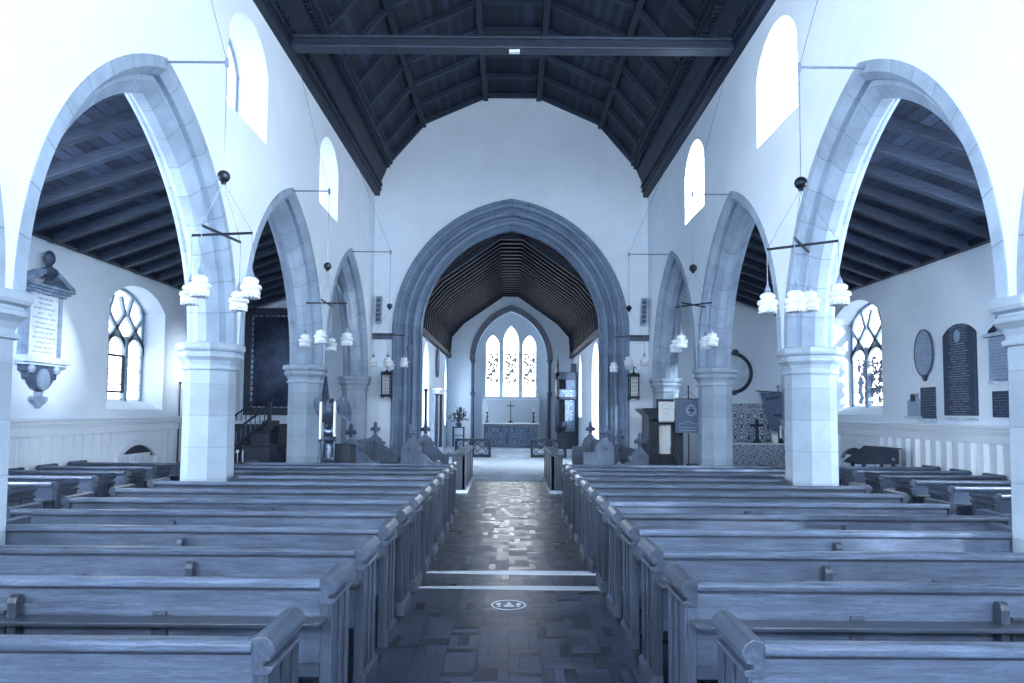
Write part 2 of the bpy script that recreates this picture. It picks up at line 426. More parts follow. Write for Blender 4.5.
# chancel side and end walls
for sd, nm, hs in ((-1, 'left', [(22.3, .75, 1.3), (29.0, .38, 1.2)]), (1, 'right', [(22.0, .95, .95), (26.8, .5, 1.6)])):
    holes = [arched(c, w, z, 3.0, 1.05) for c, w, z in hs]
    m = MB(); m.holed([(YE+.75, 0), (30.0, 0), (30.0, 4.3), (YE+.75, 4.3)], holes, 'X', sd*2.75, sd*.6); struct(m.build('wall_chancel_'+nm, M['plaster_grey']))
rec = arched(.04, 1.58, .2, 4.07, 2.15, 14)
m = MB(); m.holed([(-3.0, 0), (3.0, 0), (3.0, 7.4), (-3.0, 7.4)], [rec], 'Y', 30.0, .35)
m2 = [arched(c, w, 2.44, zs, h, 8) for c, w, zs, h in ((-.785, .315, 4.70, .52), (.03, .365, 4.86, .78), (.845, .315, 4.70, .52))]
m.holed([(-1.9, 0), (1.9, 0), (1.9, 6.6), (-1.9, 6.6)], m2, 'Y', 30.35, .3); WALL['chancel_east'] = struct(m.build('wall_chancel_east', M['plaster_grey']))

# ------------------------------------------------------------------ roofs
PROF = [(3.46, 8.88), (2.5, 10.0), (.75, 10.78), (-.75, 10.78), (-2.5, 10.0), (-3.46, 8.88)]
ext = [(4.7, 7.95)] + [(x*1.0, z) for x, z in PROF] + [(-4.7, 7.95)]
m = MB()
low = [(3.95, 7.92)] + PROF + [(-3.95, 7.92)]
upr = [(4.6, 8.0), (3.6, 9.05), (2.6, 10.2), (.8, 11.0), (-.8, 11.0), (-2.6, 10.2), (-3.6, 9.05), (-4.6, 8.0)]
for i in range(len(low)-1):
    m.prism([(low[i][0], YW, low[i][1]), (low[i+1][0], YW, low[i+1][1]), (upr[i+1][0], YW, upr[i+1][1]), (upr[i][0], YW, upr[i][1])], (0, YE-YW+.02, 0))
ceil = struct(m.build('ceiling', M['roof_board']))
k = 0; y = YE-.07
while y > 1.0:
    m = MB()
    for (xa, za), (xb, zb) in zip(PROF[:-1], PROF[1:]):
        d = Vector((xb-xa, 0, zb-za)); nrm = Vector((d.z, 0, -d.x)).normalized()
        if nrm.z > 0: nrm = -nrm
        m.prism([(xa, y-.05, za), (xb, y-.05, zb), (xb+nrm.x*.11, y-.05, zb+nrm.z*.11), (xa+nrm.x*.11, y-.05, za+nrm.z*.11)], (0, .10, 0))
    m.build('rafter', M['roof_beam_x'], ceil); y -= 1.11
for x, z in PROF[1:5]:
    m = MB(); m.box(x-.07, x+.07, YW, YE, z-.19, z-.02); m.build('purlin', M['roof_beam'], ceil, bevel=.01)
for sd in (-1, 1):     # deep moulded wall plate: two mouldings with a flat board between and a row of small blocks
    m = MB()
    m.prism([(sd*3.80, YW, 7.93), (sd*3.60, YW, 8.44), (sd*3.72, YW, 8.5), (sd*3.95, YW, 7.95)], (0, YE-YW, 0))
    m.prism([(sd*3.60, YW, 8.42), (sd*3.44, YW, 8.85), (sd*3.55, YW, 8.95), (sd*3.75, YW, 8.45)], (0, YE-YW, 0))
    p = m.build('wall_plate', M['roof_beam'], ceil)
    m = MB(); m.box(sd*3.70, sd*3.86, YW, YE, 7.84, 7.99); m.box(sd*3.66, sd*3.8, YW, YE, 7.98, 8.08); m.build('lower_moulding', M['roof_beam'], p, bevel=.02)
    m = MB(); m.box(sd*3.36, sd*3.54, YW, YE, 8.74, 8.9); m.box(sd*3.31, sd*3.48, YW, YE, 8.88, 8.99); m.build('upper_moulding', M['roof_beam'], p, bevel=.02)
    m = MB(); y = 5.0
    while y < YE-.1:
        m.box(sd*3.42, sd*3.50, y, y+.05, 8.62, 8.74); m.box(sd*3.62, sd*3.72, y, y+.05, 8.08, 8.17); y += .12
    m.build('dentil_row', M['roof_beam_x'], p)
t = thing('tie_beam', 'heavy dark oak beam spanning the nave roof from wall to wall', 'roof beam', (0, 11.2, 7.86))
m = MB(); m.box(-3.72, 3.72, 11.11, 11.30, 7.90, 8.05); m.build('beam', M['tie_timber'], t, bevel=.03)
m = MB(); m.box(-3.70, 3.70, 11.08, 11.32, 7.86, 7.92); m.build('lower_moulding', M['tie_timber'], t, bevel=.025)
m = MB(); m.box(-3.70, 3.70, 11.08, 11.32, 8.03, 8.08); m.build('upper_moulding', M['tie_timber'], t, bevel=.015)
m = MB(); m.box(-.06, .12, 11.12, 11.2, 7.82, 7.862); m.build('light_fitting', M['cloth_white'], t, bevel=.005)['label'] = 'small white fitting under the beam'

# aisle lean-to roofs
SL = .35
for sd, nm in ((-1, 'left'), (1, 'right')):
    zz = lambda x: 4.57 + (XO-x)*SL
    m = MB(); m.prism([(sd*(XO+.7), YW, zz(XO+.7)), (sd*4.42, YW, zz(4.42)), (sd*4.42, YW, zz(4.42)+.15), (sd*(XO+.7), YW, zz(XO+.7)+.15)], (0, YE-YW, 0))
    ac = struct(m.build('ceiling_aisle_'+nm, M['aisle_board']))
    y = YE-.35
    while y > 3.5:
        m = MB(); m.prism([(sd*(XO-.12), y-.06, zz(XO-.12)+.02), (sd*4.45, y-.06, zz(4.45)+.02), (sd*4.45, y-.06, zz(4.45)-.15), (sd*(XO-.12), y-.06, zz(XO-.12)-.15)], (0, .12, 0))
        m.build('rafter', M['aisle_beam'], ac, bevel=.008); y -= .64
    m = MB(); m.box(sd*(XO-.14), sd*XO, YW, YE, zz(XO)-.06, zz(XO)+.04); m.build('wall_plate', M['roof_beam'], ac)
# chancel roof: close-set canted rafters
CP = [(2.78, 4.2), (2.70, 5.12), (2.14, 5.76), (.37, 7.0), (-.37, 7.0), (-2.14, 5.76), (-2.70, 5.12), (-2.78, 4.2)]
m = MB()
for (xa, za), (xb, zb) in zip(CP[:-1], CP[1:]):
    e = lambda x, z: (x*1.06, 19.6, z+.16 if abs(x) < 2.6 else z+.05)
    m.prism([(xa, 19.6, za), (xb, 19.6, zb), (xb*1.08, 19.6, zb+.2), (xa*1.08, 19.6, za+.2)], (0, 10.45, 0))
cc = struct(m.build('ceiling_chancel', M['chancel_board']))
y = 29.9
while y > 19.85:
    m = MB()
    for (xa, za), (xb, zb) in zip(CP[:-1], CP[1:]):
        d = Vector((xb-xa, 0, zb-za)); nrm = Vector((d.z, 0, -d.x)).normalized()
        c = Vector((-(xa+xb)/2, 0, 4.5-(za+zb)/2))
        if nrm.dot(c) < 0: nrm = -nrm
        m.prism([(xa, y-.06, za), (xb, y-.06, zb), (xb+nrm.x*.14, y-.06, zb+nrm.z*.14), (xa+nrm.x*.14, y-.06, za+nrm.z*.14)], (0, .12, 0))
    m.build('rafter', M['chancel_beam'], cc); y -= .5
for sd in (-1, 1):
    m = MB(); m.box(sd*2.6, sd*2.76, 19.75, 30, 4.14, 4.3); m.build('wall_plate', M['chancel_beam'], cc)

# ------------------------------------------------------------------ arcade: columns and arches
def column(x, y, label, half=False):
    t = thing('stone_column', label, 'column', (x, y, 0), 'octagonal stone columns of the nave arcades')
    R8 = 1/math.cos(PI/8); rot = PI/8
    m = MB(); m.lathe([(r*R8, z) for r, z in ((.45, 0), (.45, .14), (.40, .18), (.40, .28), (.36, .34), (.318, .40))], (x, y, 0), 8, rot); m.build('base', M['stone_cap'], t)
    m = MB(); m.lathe([(.316*R8, .38), (.308*R8, 2.42)], (x, y, 0), 8, rot); m.build('shaft', M['stone_col'], t)
    pr = [(.308, 2.35), (.34, 2.355), (.346, 2.375), (.34, 2.395), (.315, 2.40), (.318, 2.43), (.34, 2.48), (.375, 2.515), (.392, 2.53), (.392, 2.565), (.365, 2.58), (.365, 2.60), (.405, 2.62), (.42, 2.65), (.42, 2.69), (.405, 2.715), (.40, 2.72)]
    m = MB(); m.lathe([(r*R8, z) for r, z in pr], (x, y, 0), 8, rot); m.build('capital', M['stone_cap'], t)
    return t
place = {1: 'nearest the camera, cut by the picture edge', 2: 'second from the camera', 3: 'third from the camera', 4: 'farthest, against the chancel arch wall'}
for sd, nm in ((-1, 'left'), (1, 'right')):
    for i, y in enumerate(COLY):
        if i == 0: continue
        column(sd*XA, y, 'pale octagonal stone column of the %s arcade, %s' % (nm, place[i]))
    sec = []
    d0, d1 = XW-.015, XW+WT+.015
    half = [(3.14, d0), (3.02, d0), (3.01, d0+.012), (2.95, d0+.08), (2.95, d0+.15), (2.89, d0+.15), (2.88, d0+.165), (2.76, d0+.265)]
    back = [(r, d0+d1-d) for r, d in reversed(half)]
    for i, b in enumerate(BAYS):
        m = sweep_arch([(r, sd*d) for r, d in half+back], b, ZS, OFF, 'X')
        m.build('arcade_arch', M['stone'], WALL[nm])
# chancel arch: moulded orders running down as jambs
cs = [(3.80, -.02), (3.775, -.075), (3.735, -.095), (3.695, -.075), (3.68, -.02), (3.66, .0), (3.60, .0), (3.565, .03), (3.555, .11), (3.51, .15), (3.465, .13), (3.455, .08), (3.42, .05), (3.375, .05), (3.34, .08), (3.33, .13), (3.315, .24), (3.27, .28), (3.225, .26), (3.21, .20), (3.18, .17), (3.13, .17), (3.095, .20), (3.085, .26), (3.07, .36), (3.03, .39), (3.0, .37), (2.97, .34), (2.95, .40), (2.95, .60)]
cs = [(3.82-(3.80-r)*.90, d) for r, d in cs]
cs = [(r, YE+d) for r, d in cs] + [(r, YE+.72-d*.8) for r, d in reversed(cs)][1:]
t = WALL['east']
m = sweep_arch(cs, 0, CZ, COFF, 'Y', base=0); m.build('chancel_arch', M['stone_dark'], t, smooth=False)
for sd in (-1, 1):
    m = MB(); x = sd*2.84
    m.lathe([(.10, 0), (.10, .25), (.07, .32), (.062, 3.30), (.085, 3.32), (.07, 3.36), (.075, 3.42), (.12, 3.54), (.13, 3.6), (.09, 3.66)], (x, YE+.16, 0), 12)
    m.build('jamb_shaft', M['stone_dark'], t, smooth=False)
# ------------------------------------------------------------------ windows
wn = 0
def window(outline, axis, at, mat, bars, framew=.06, depth=.08, label=None):
    """pane across an opening with a frame strip and bars"""
    global wn; wn += 1
    P = (lambda u, z: Vector((at, u, z))) if axis == 'X' else (lambda u, z: Vector((u, at, z)))
    V = Vector((1, 0, 0)) if axis == 'X' else Vector((0, 1, 0))
    us = [p[0] for p in outline]; zs = [p[1] for p in outline]; cu, cz = (min(us)+max(us))/2, (min(zs)+max(zs))/2
    t = struct(bpy.data.objects.new('window_%d' % wn, None)); COL.objects.link(t); t.location = P(cu, min(zs))
    m = MB(); vs = [m.bm.verts.new(P(*p)) for p in outline]; m.face(vs); m.build('pane', mat, t)
    m = MB()
    n = len(outline)
    for i in range(n):
        a, b = P(*outline[i]), P(*outline[(i+1) % n])
        if (b-a).length > 1e-3: m.bar(a, b, depth if axis == 'X' else framew, framew if axis == 'X' else framew, up=(0, 0, 1) if abs((b-a).normalized().z) < .9 else V)
    m.build('window_frame', M['stone_cap'] if axis == 'Y' or framew > .05 else M['grey_iron'], t)
    return t, P
M['pane_cler_r'] = m_pane('clerestory glass south', 14.0)
M['pane_cler_l'] = m_pane('clerestory glass north', 1.6)
M['pane_cler_unseen'] = m_pane('unseen clerestory glass with raised glow', 13.0)  # panes out of view, glow raised to light the near walls
M['pane_aisle'] = m_pane('aisle window glass', 2.2, pattern=(6.0, 2.2, 0.0, 0.0, 1, 0.0))
M['pane_aisle_fig'] = m_pane('aisle window figured glass', 2.2, pattern=(7.0, 6.0, .25, 1.3, 1, .9))
M['pane_aisle_added'] = m_pane('added aisle glass out of view', 33.0)  # windows out of view, added to brighten the aisles
M['pane_aisle_glow'] = m_pane('unseen aisle glass with added glow', 26.0)  # unseen window, its glow stands in for sun on the left wall
M['pane_east'] = m_pane('east window stained glass', 5.5, pattern=(9.0, 7.5, .62, 1.95, 0, .27))
M['pane_chancel'] = m_pane('chancel window glass', 8.0)
M['pane_west_unseen'] = m_pane('unseen west window glass with raised glow', 18.0)  # unseen window, glow raised to light walls and pew backs
for sd in (1, -1):
    for c, w in CLER:
        ol = [(c-w, 5.95), (c-w, 7.0)] + seg_arch(c, w, 7.0, .52)[1:-1] + [(c+w, 7.0), (c+w, 5.95)]
        t, P = window(ol, 'X', sd*(XW+.5), M['pane_cler_unseen' if c < 6 else 'pane_cler_r' if sd > 0 else 'pane_cler_l'], None, .05)
        m = MB(); m.box(sd*(XW+.47), sd*(XW+.51), c-.02, c+.02, 5.97, 7.5); m.build('glazing_bar', M['grey_iron'], t)
def strip(m, P, pts, w, d, V):
    for a, b in zip(pts[:-1], pts[1:]):
        a, b = P(*a), P(*b)
        m.bar(a, b, d, w, up=(0, 0, 1) if abs((b-a).normalized().z) < .7 else (0, 1, 0))
for sd in (-1, 1):
    for c, w in AISW[sd]:
        ol = [(c-w, 1.77), (c-w, 3.86)] + seg_arch(c, w, 3.86, .42)[1:-1] + [(c+w, 3.86), (c+w, 1.77)]
        t, P = window(ol, 'X', sd*(XO+.5), M[('pane_aisle' if sd < 0 else 'pane_aisle_fig') if c > 9 else 'pane_aisle_glow' if sd > 0 and 1 < c < 2 else 'pane_aisle_added'], None, .09, .14)
        lw = 2*w/3
        m = MB()
        for j in (1, 2): m.box(sd*(XO+.42), sd*(XO+.54), c-w+j*lw-.055, c-w+j*lw+.055, 1.77, 3.3)
        for j in range(3):
            u = c-w+lw*(j+.5)
            strip(m, P, arc_pts(u, 2.95, lw/2, .36, 6), .09, .12, None)
            for s2 in (-1, 1):
                strip(m, P, [(u+s2*lw/2, 2.95), (u+s2*lw/2+0*s2, 3.12), (u, 3.45), (u+s2*lw*.42, 3.75), (u+s2*lw*.2, 4.1)], .085, .12, None)
        m.build('tracery', M['stone_cap'], t)
        m = MB()
        for z in (2.0, 2.3, 2.6, 2.9):
            m.box(sd*(XO+.47), sd*(XO+.49), c-w+.05, c+w-.05, z-.008, z+.008)
        m.build('saddle_bars', M['grey_iron'], t)
        m = MB(); m.prism([(sd*(XO+.002), c-w+.001, 1.70), (sd*(XO+.5), c-w+.001, 1.77), (sd*(XO+.5), c-w+.001, 1.99), (sd*(XO+.01), c-w+.001, 1.79)], (0, 2*w-.002, 0)); m.build('window_sill', M['plaster'], t)
        if c > 10 and sd < 0:
            m = MB(); u0, u1 = c-w+lw+.06, c-w+2*lw-.06
            for a, b in (((u0, 2.15), (u1, 2.15)), ((u0, 2.88), (u1, 2.88)), ((u0, 2.15), (u0, 2.88)), ((u1, 2.15), (u1, 2.88))):
                m.bar(P(*a)+Vector((.05, 0, 0)), P(*b)+Vector((.05, 0, 0)), .04, .04, up=(0, 0, 1) if a[1] == b[1] else (1, 0, 0))
            m.build('opening_casement', M['black_iron'], t)
for c, w, zs, h in ((-.785, .315, 4.70, .52), (.03, .365, 4.86, .78), (.845, .315, 4.70, .52)):
    window(arched(c, w, 2.44, zs, h, 8), 'Y', 30.5, M['pane_east'], None, .05, .06)
for sd, hs in ((-1, [(22.3, .75, 1.3), (29.0, .38, 1.2)]), (1, [(22.0, .95, .95), (26.8, .5, 1.6)])):
    for c, w, z in hs: window(arched(c, w, z, 3.0, 1.05), 'X', sd*(2.75+.42), M['pane_chancel'], None, .06)
window(arched(0, 1.7, 3.0, 6.0, 2.4), 'Y', YW-.3, M['pane_west_unseen'], None, .1)
for x in (-5.9, 5.9): window(arched(x, .8, 1.8, 3.3, .9), 'Y', YW-.3, M['pane_aisle_added'], None, .1)  # unseen end windows, added to brighten the aisles
# dark hood of the east window recess with slim shafts
t = WALL['chancel_east']
r0 = (2.15**2+1.58**2)/(2*1.58); of = r0-1.58
m = sweep_arch([(r0, 29.9), (r0+.24, 29.9), (r0+.26, 30.02), (r0, 30.02)], .04, 4.07, of, 'Y'); m.build('hood_mould', M['dark_marble'], t)
for sd in (-1, 1):
    x = .04+sd*1.68
    m = MB(); m.lathe([(.12, .32), (.12, .5), (.08, .58), (.07, 2.45), (.11, 2.5), (.11, 2.62), (.07, 2.66), (.07, 3.85), (.10, 3.95), (.14, 4.07)], (x, 29.93, 0), 12); m.build('shaft', M['dark_marble'], t, smooth=True)

# ------------------------------------------------------------------ panelled dado of the aisles
for k, (sd, nm) in enumerate(((-1, 'left'), (1, 'right'))):
    t = struct(bpy.data.objects.new('trim_%d' % (k+1), None)); COL.objects.link(t); t.location = (sd*XO, 10, 0)
    NC = 13.72 if sd < 0 else 14.75
    m = MB(); m.box(sd*(XO-.02), sd*XO, YW, YE, 0, 1.46)
    y = 5.0
    while y < YE-.1:
        if not NC-.85 < y < NC+.75:
            if sd < 0: m.box(sd*(XO-.032), sd*(XO-.02), y, y+.24, .12, 1.36)
            else: m.prism([(sd*(XO-.02), y, .12), (sd*(XO-.075), y+.05, .12), (sd*(XO-.075), y+.12, .12), (sd*(XO-.02), y+.17, .12)], (0, 0, 1.24))
        y += .27 if sd < 0 else .30
    m.build('boarding', M['white_paint'], t)
    m = MB(); m.box(sd*(XO-.06), sd*XO, YW, YE, 1.36, 1.50); m.box(sd*(XO-.10), sd*XO, YW, YE, 1.54, 1.60); m.box(sd*(XO-.13), sd*XO, YW, YE, 1.60, 1.65); m.box(sd*(XO-.075), sd*XO, YW, YE, 1.50, 1.545)
    m.build('dado_rail', M['white_paint'], t, bevel=.008)
    # arched recess in the panelling under the window
    m = MB(); ar = seg_arch(NC, .72, .86, .28)
    for a, b in zip(ar[:-1], ar[1:]): m.bar((sd*(XO-.05), a[0], a[1]), (sd*(XO-.05), b[0], b[1]), .10, .07, up=(1, 0, 0))
    for u in (NC-.72, NC+.72): m.box(sd*(XO-.10), sd*XO, u-.035, u+.035, 0, .88)
    m.build('recess_arch', M['white_paint'], t)
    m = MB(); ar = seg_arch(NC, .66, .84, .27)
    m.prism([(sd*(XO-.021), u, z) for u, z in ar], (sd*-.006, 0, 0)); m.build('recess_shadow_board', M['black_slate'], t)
    m = MB(); m.box(sd*(XO-.06), sd*(XO-.02), NC-.62, NC+.48, 0, .92)
    for j in range(9): m.box(sd*(XO-.085), sd*(XO-.06), NC-.58+j*.12, NC-.52+j*.12, .05, .88)
    m.build('radiator_panel', M['white_paint'], t)

# ------------------------------------------------------------------ pews
def bench_end(sx, L, parent):
    """end standard at the +x (sx=1) or -x end; outer face at sx*L/2"""
    xo = sx*L/2; xi = xo - sx*.048
    m = MB(); m.box(xi, xo, 0, .40, 0, .80)
    m.box(xo, xo+sx*.014, .0, .075, .1, .78); m.box(xo, xo+sx*.014, .325, .40, .1, .78); m.box(xo, xo+sx*.014, .19, .22, .1, .78)
    e = m.build('bench_end', M['oak_z'], parent, bevel=.004)
    prof = [(xi-sx*.004, .775), (xo+sx*.012, .775), (xo+sx*.030, .786), (xo+sx*.032, .80), (xo+sx*.026, .806), (xo-sx*.006, .810), (xo-sx*.006, .826), (xo+sx*.024, .832), (xo+sx*.022, .845), (xo+sx*.040, .862), (xo+sx*.042, .878), (xo+sx*.026, .905), (xo-sx*.0, .925), (xi-sx*.004, .915)]
    m = MB(); m.prism([(x, -.008, z) for x, z in prof], (0, .416, 0)); m.build('cap', M['oak_y'], e, bevel=.003)
    prof = [(xi, 0), (xo+sx*.035, 0), (xo+sx*.035, .08), (xo+sx*.014, .11), (xi, .11)]
    m = MB(); m.prism([(x, -.012, z) for x, z in prof], (0, .424, 0)); m.build('plinth', M['oak_y'], e, bevel=.003)
def make_pew(L, xs_div, ledge_ends=1):
    t = bpy.data.objects.new('pew', None); COL.objects.link(t); t.empty_display_size = .2
    h = L/2 - .048
    m = MB(); m.box(-h, h, .012, .036, .40, .846); m.box(-h, h, .030, .040, .845, .87); m.build('backrest', M['oak_x'], t)
    m = MB(); m.prism([(-h, -.012, .862), (-h, -.022, .870), (-h, -.022, .895), (-h, -.008, .91), (-h, .045, .91), (-h, .05, .895), (-h, .045, .862)], (2*h, 0, 0)); m.build('top_rail', M['oak_rail_lit'], t, bevel=.004)
    # book ledge with rounded ends
    m = MB(); r = .075; pts = []
    hl = L/2 - .012
    for i in range(9):
        a = -PI/2 + PI*i/8*.5; pts.append((hl - r + r*math.cos(a), -.135 + r + r*math.sin(a)))
    pts += [(hl, -.004), (-hl, -.004)]
    for i in range(9):
        a = PI + PI/2*i/8; pts.append((-hl + r + r*math.cos(a), -.135 + r + r*math.sin(a)))
    m.prism([(x, y, .690) for x, y in pts], (0, 0, .024)); m.build('book_ledge', M['oak_dark'], t, bevel=.005)
    m = MB(); m.box(-h, h, -.004, .012, .40, .465); m.build('bottom_rail', M['oak_x'], t)
    n = max(2, round(L/.95)); 
    for j in range(1, n):
        x = -h + 2*h*j/n
        m = MB(); m.box(x-.04, x+.04, -.006, .012, .465, .69); m.box(x-.036, x+.036, -.008, .012, .714, .735); m.build('stile', M['oak_z'], t, bevel=.003)
    m = MB(); m.prism([(-h, .036, .40), (-h, .40, .42), (-h, .415, .43), (-h, .40, .452), (-h, .036, .43)], (2*h, 0, 0)); m.build('seat', M['oak_x'], t)
    m = MB(); m.box(-h, h, .33, .35, .29, .419); m.build('seat_rail', M['oak_x'], t)
    for sx in (-1, 1): bench_end(sx, L, t)
    for x in xs_div:
        m = MB(); pr = [(-.002, .71), (-.066, .71), (-.066, .79), (-.058, .815), (-.04, .828), (-.02, .828), (-.002, .815)]
        m.prism([(x-.024, y, z) for y, z in pr], (.048, 0, 0))
        m.box(x-.024, x+.024, -.06, -.0, .42, .69); m.build('ledge_bracket', M['oak_z'], t, bevel=.006)
    return t
XI, XE = .96, 4.50
ROWS = [2.75] + [3.72+.815*i for i in range(10)] + [11.75]
DIV = [2.9, 2.62, 2.07, 2.53, 3.0, 2.4, 2.8, 2.3, 2.7, 2.5, 2.6, 2.6]
LL = {'long': XE-XI, 'short': 3.76-XI, 'notch': 4.04-XI}
for sd, nm in ((-1, 'left'), (1, 'right')):
    protos = {}
    for i, y in enumerate(ROWS):
        kind = 'short' if i in (2, 8) else 'notch' if i == 3 else 'long'
        L = LL[kind]; cx = sd*(XI+L/2)
        if kind not in protos:
            o = make_pew(L, [sd*DIV[i]-cx]); protos[kind] = o
        else: o = copy_tree(protos[kind])
        o.location = (cx, y, 0)
        br = [c for c in o.children if c.name.startswith('ledge_bracket')][0]
        if o is protos[kind]: dv0 = sd*DIV[i]-cx; protos[kind+'_d'] = dv0
        else: br.location.x += (sd*DIV[i]-cx) - protos[kind+'_d']
        where = ['nearest the camera', 'second from the camera', 'third from the camera', 'fourth from the camera', 'fifth from the camera', 'sixth from the camera', 'sixth from the front', 'fifth from the front', 'fourth from the front', 'third from the front', 'second from the front', 'front row of the block'][i]
        tag(o, 'oak pew %s the centre aisle, %s' % ('left of' if sd < 0 else 'right of', where), 'pew', 'oak pews %s the centre aisle' % ('left of' if sd < 0 else 'right of'))
    pa = None
    ar = [6.75, 7.58, 8.38, 9.18, 9.95, 10.72, 11.48] if sd < 0 else [7.0, 7.80, 8.62, 9.42, 10.22, 11.0, 11.78]
    for i, y in enumerate(ar):
        L = 1.84
        if pa is None: pa = make_pew(L, []); o = pa
        else: o = copy_tree(pa)
        o.location = (sd*(5.52+L/2), y, 0)
        tag(o, 'short dark oak pew in the %s aisle, %s' % (nm, ['nearest the camera', 'second from the camera', 'third from the camera', 'middle one of the row of seven', 'third from the front', 'second from the front', 'front one of the row'][i]), 'pew', 'short pews in the %s aisle' % nm)

# ------------------------------------------------------------------ hanging lights
def shade_prof():
    return [(.018, .06), (.05, .055), (.075, .035), (.082, .015), (.075, .0), (.062, -.012), (.10, -.028), (.112, -.05), (.105, -.075), (.082, -.085), (.098, -.10), (.098, -.125), (.088, -.15), (.08, -.155)]
def pendant(sd, nm, y, xr, zr, zb, zc, zl, rot, lens, label):
    t = thing('pendant_light', label, 'hanging light', (xr, y, zr), 'four lamp pendants hung from rods over the arcades')
    m = MB(); m.tube((sd*(XW-.02), y, zr), (xr, y, zr), .013, .013, 8); m.tube((sd*XW, y, zr), (sd*(XW-.03), y, zr), .04, .03, 10); m.build('bracket_rod', M['grey_iron'], t)
    m = MB(); m.lathe([(.001, -.07), (.022, -.05), (.022, .03), (.001, .06)], (xr, y, zr), 8); m.build('rod_end', M['grey_iron'], t)
    m = MB(); m.tube((xr, y, zr), (sd*(XW-.03), y+.12, 7.9), .004, .004, 5); m.build('stay_wire', M['grey_iron'], t)
    m = MB(); m.tube((xr, y, zb), (xr, y, zr), .006, .006, 6); m.build('cord', M['grey_iron'], t)
    m = MB(); m.sphere((xr, y, zb), .068, 18); m.lathe([(.03, -.085), (.03, -.06)], (xr, y, zb), 10); m.build('counterweight_ball', M['black_iron'], t, smooth=True)
    A = .36; ends = []
    for j in range(2):
        a = rot + j*PI/2
        e0 = Vector((xr+A*math.cos(a), y+A*math.sin(a), zc)); e1 = Vector((xr-A*math.cos(a), y-A*math.sin(a), zc)); ends += [e0, e1]
        m = MB(); m.bar(e0, e1, .022, .026); m.build('cross_bar', M['black_iron'], t, bevel=.003)
    for j, e in enumerate(ends):
        m = MB(); m.tube((xr, y, zb-.06), e, .0035, .0035, 5); m.build('suspension_wire', M['grey_iron'], t)
        z = zl + lens[j]
        m = MB(); m.lathe([(.032, .055), (.030, .09), (.012, .14), (.005, .17)], (e.x, e.y, z), 10); m.tube((e.x, e.y, z+.16), e, .005, .005, 6); hd = m.build('lamp_holder', M['grey_iron'], t)
        m = MB(); m.lathe(shade_prof(), (e.x, e.y, z), 20)
        for q in range(16):
            a = 2*PI*q/16; m.sphere((e.x+.083*math.cos(a), e.y+.083*math.sin(a), z-.158), .017, 6, .9)
        m.build('lamp_shade', M['lamp_glass'], hd, smooth=True)
pendant(-1, 'left', 7.35, -3.15, 5.64, 4.36, 3.72, 3.12, -.17, [.06, .0, -.02, .02], 'pendant of four white glass lamps over the left pews, nearest the camera')
pendant(-1, 'left', 11.8, -3.20, 5.65, 4.32, 3.67, 3.07, .02, [.03, .0, -.03, .03], 'pendant of four white glass lamps over the left pews, middle one of the three')
pendant(-1, 'left', 16.25, -2.90, 5.62, 4.31, 3.61, 3.0, .1, [.02, .02, -.02, .0], 'pendant of four white glass lamps beside the left of the chancel arch')
pendant(1, 'right', 7.25, 3.12, 5.58, 4.30, 3.62, 3.06, -.6, [.05, .02, .06, -.04], 'pendant of four white glass lamps over the right pews, nearest the camera')
pendant(1, 'right', 11.7, 3.15, 5.61, 4.31, 3.67, 3.07, .72, [.03, .0, -.03, .03], 'pendant of four white glass lamps over the right pews, middle one of the three')
pendant(1, 'right', 16.25, 2.83, 5.61, 4.30, 3.61, 3.02, -.2, [.06, -.08, .0, .03], 'pendant of four white glass lamps beside the right of the chancel arch')

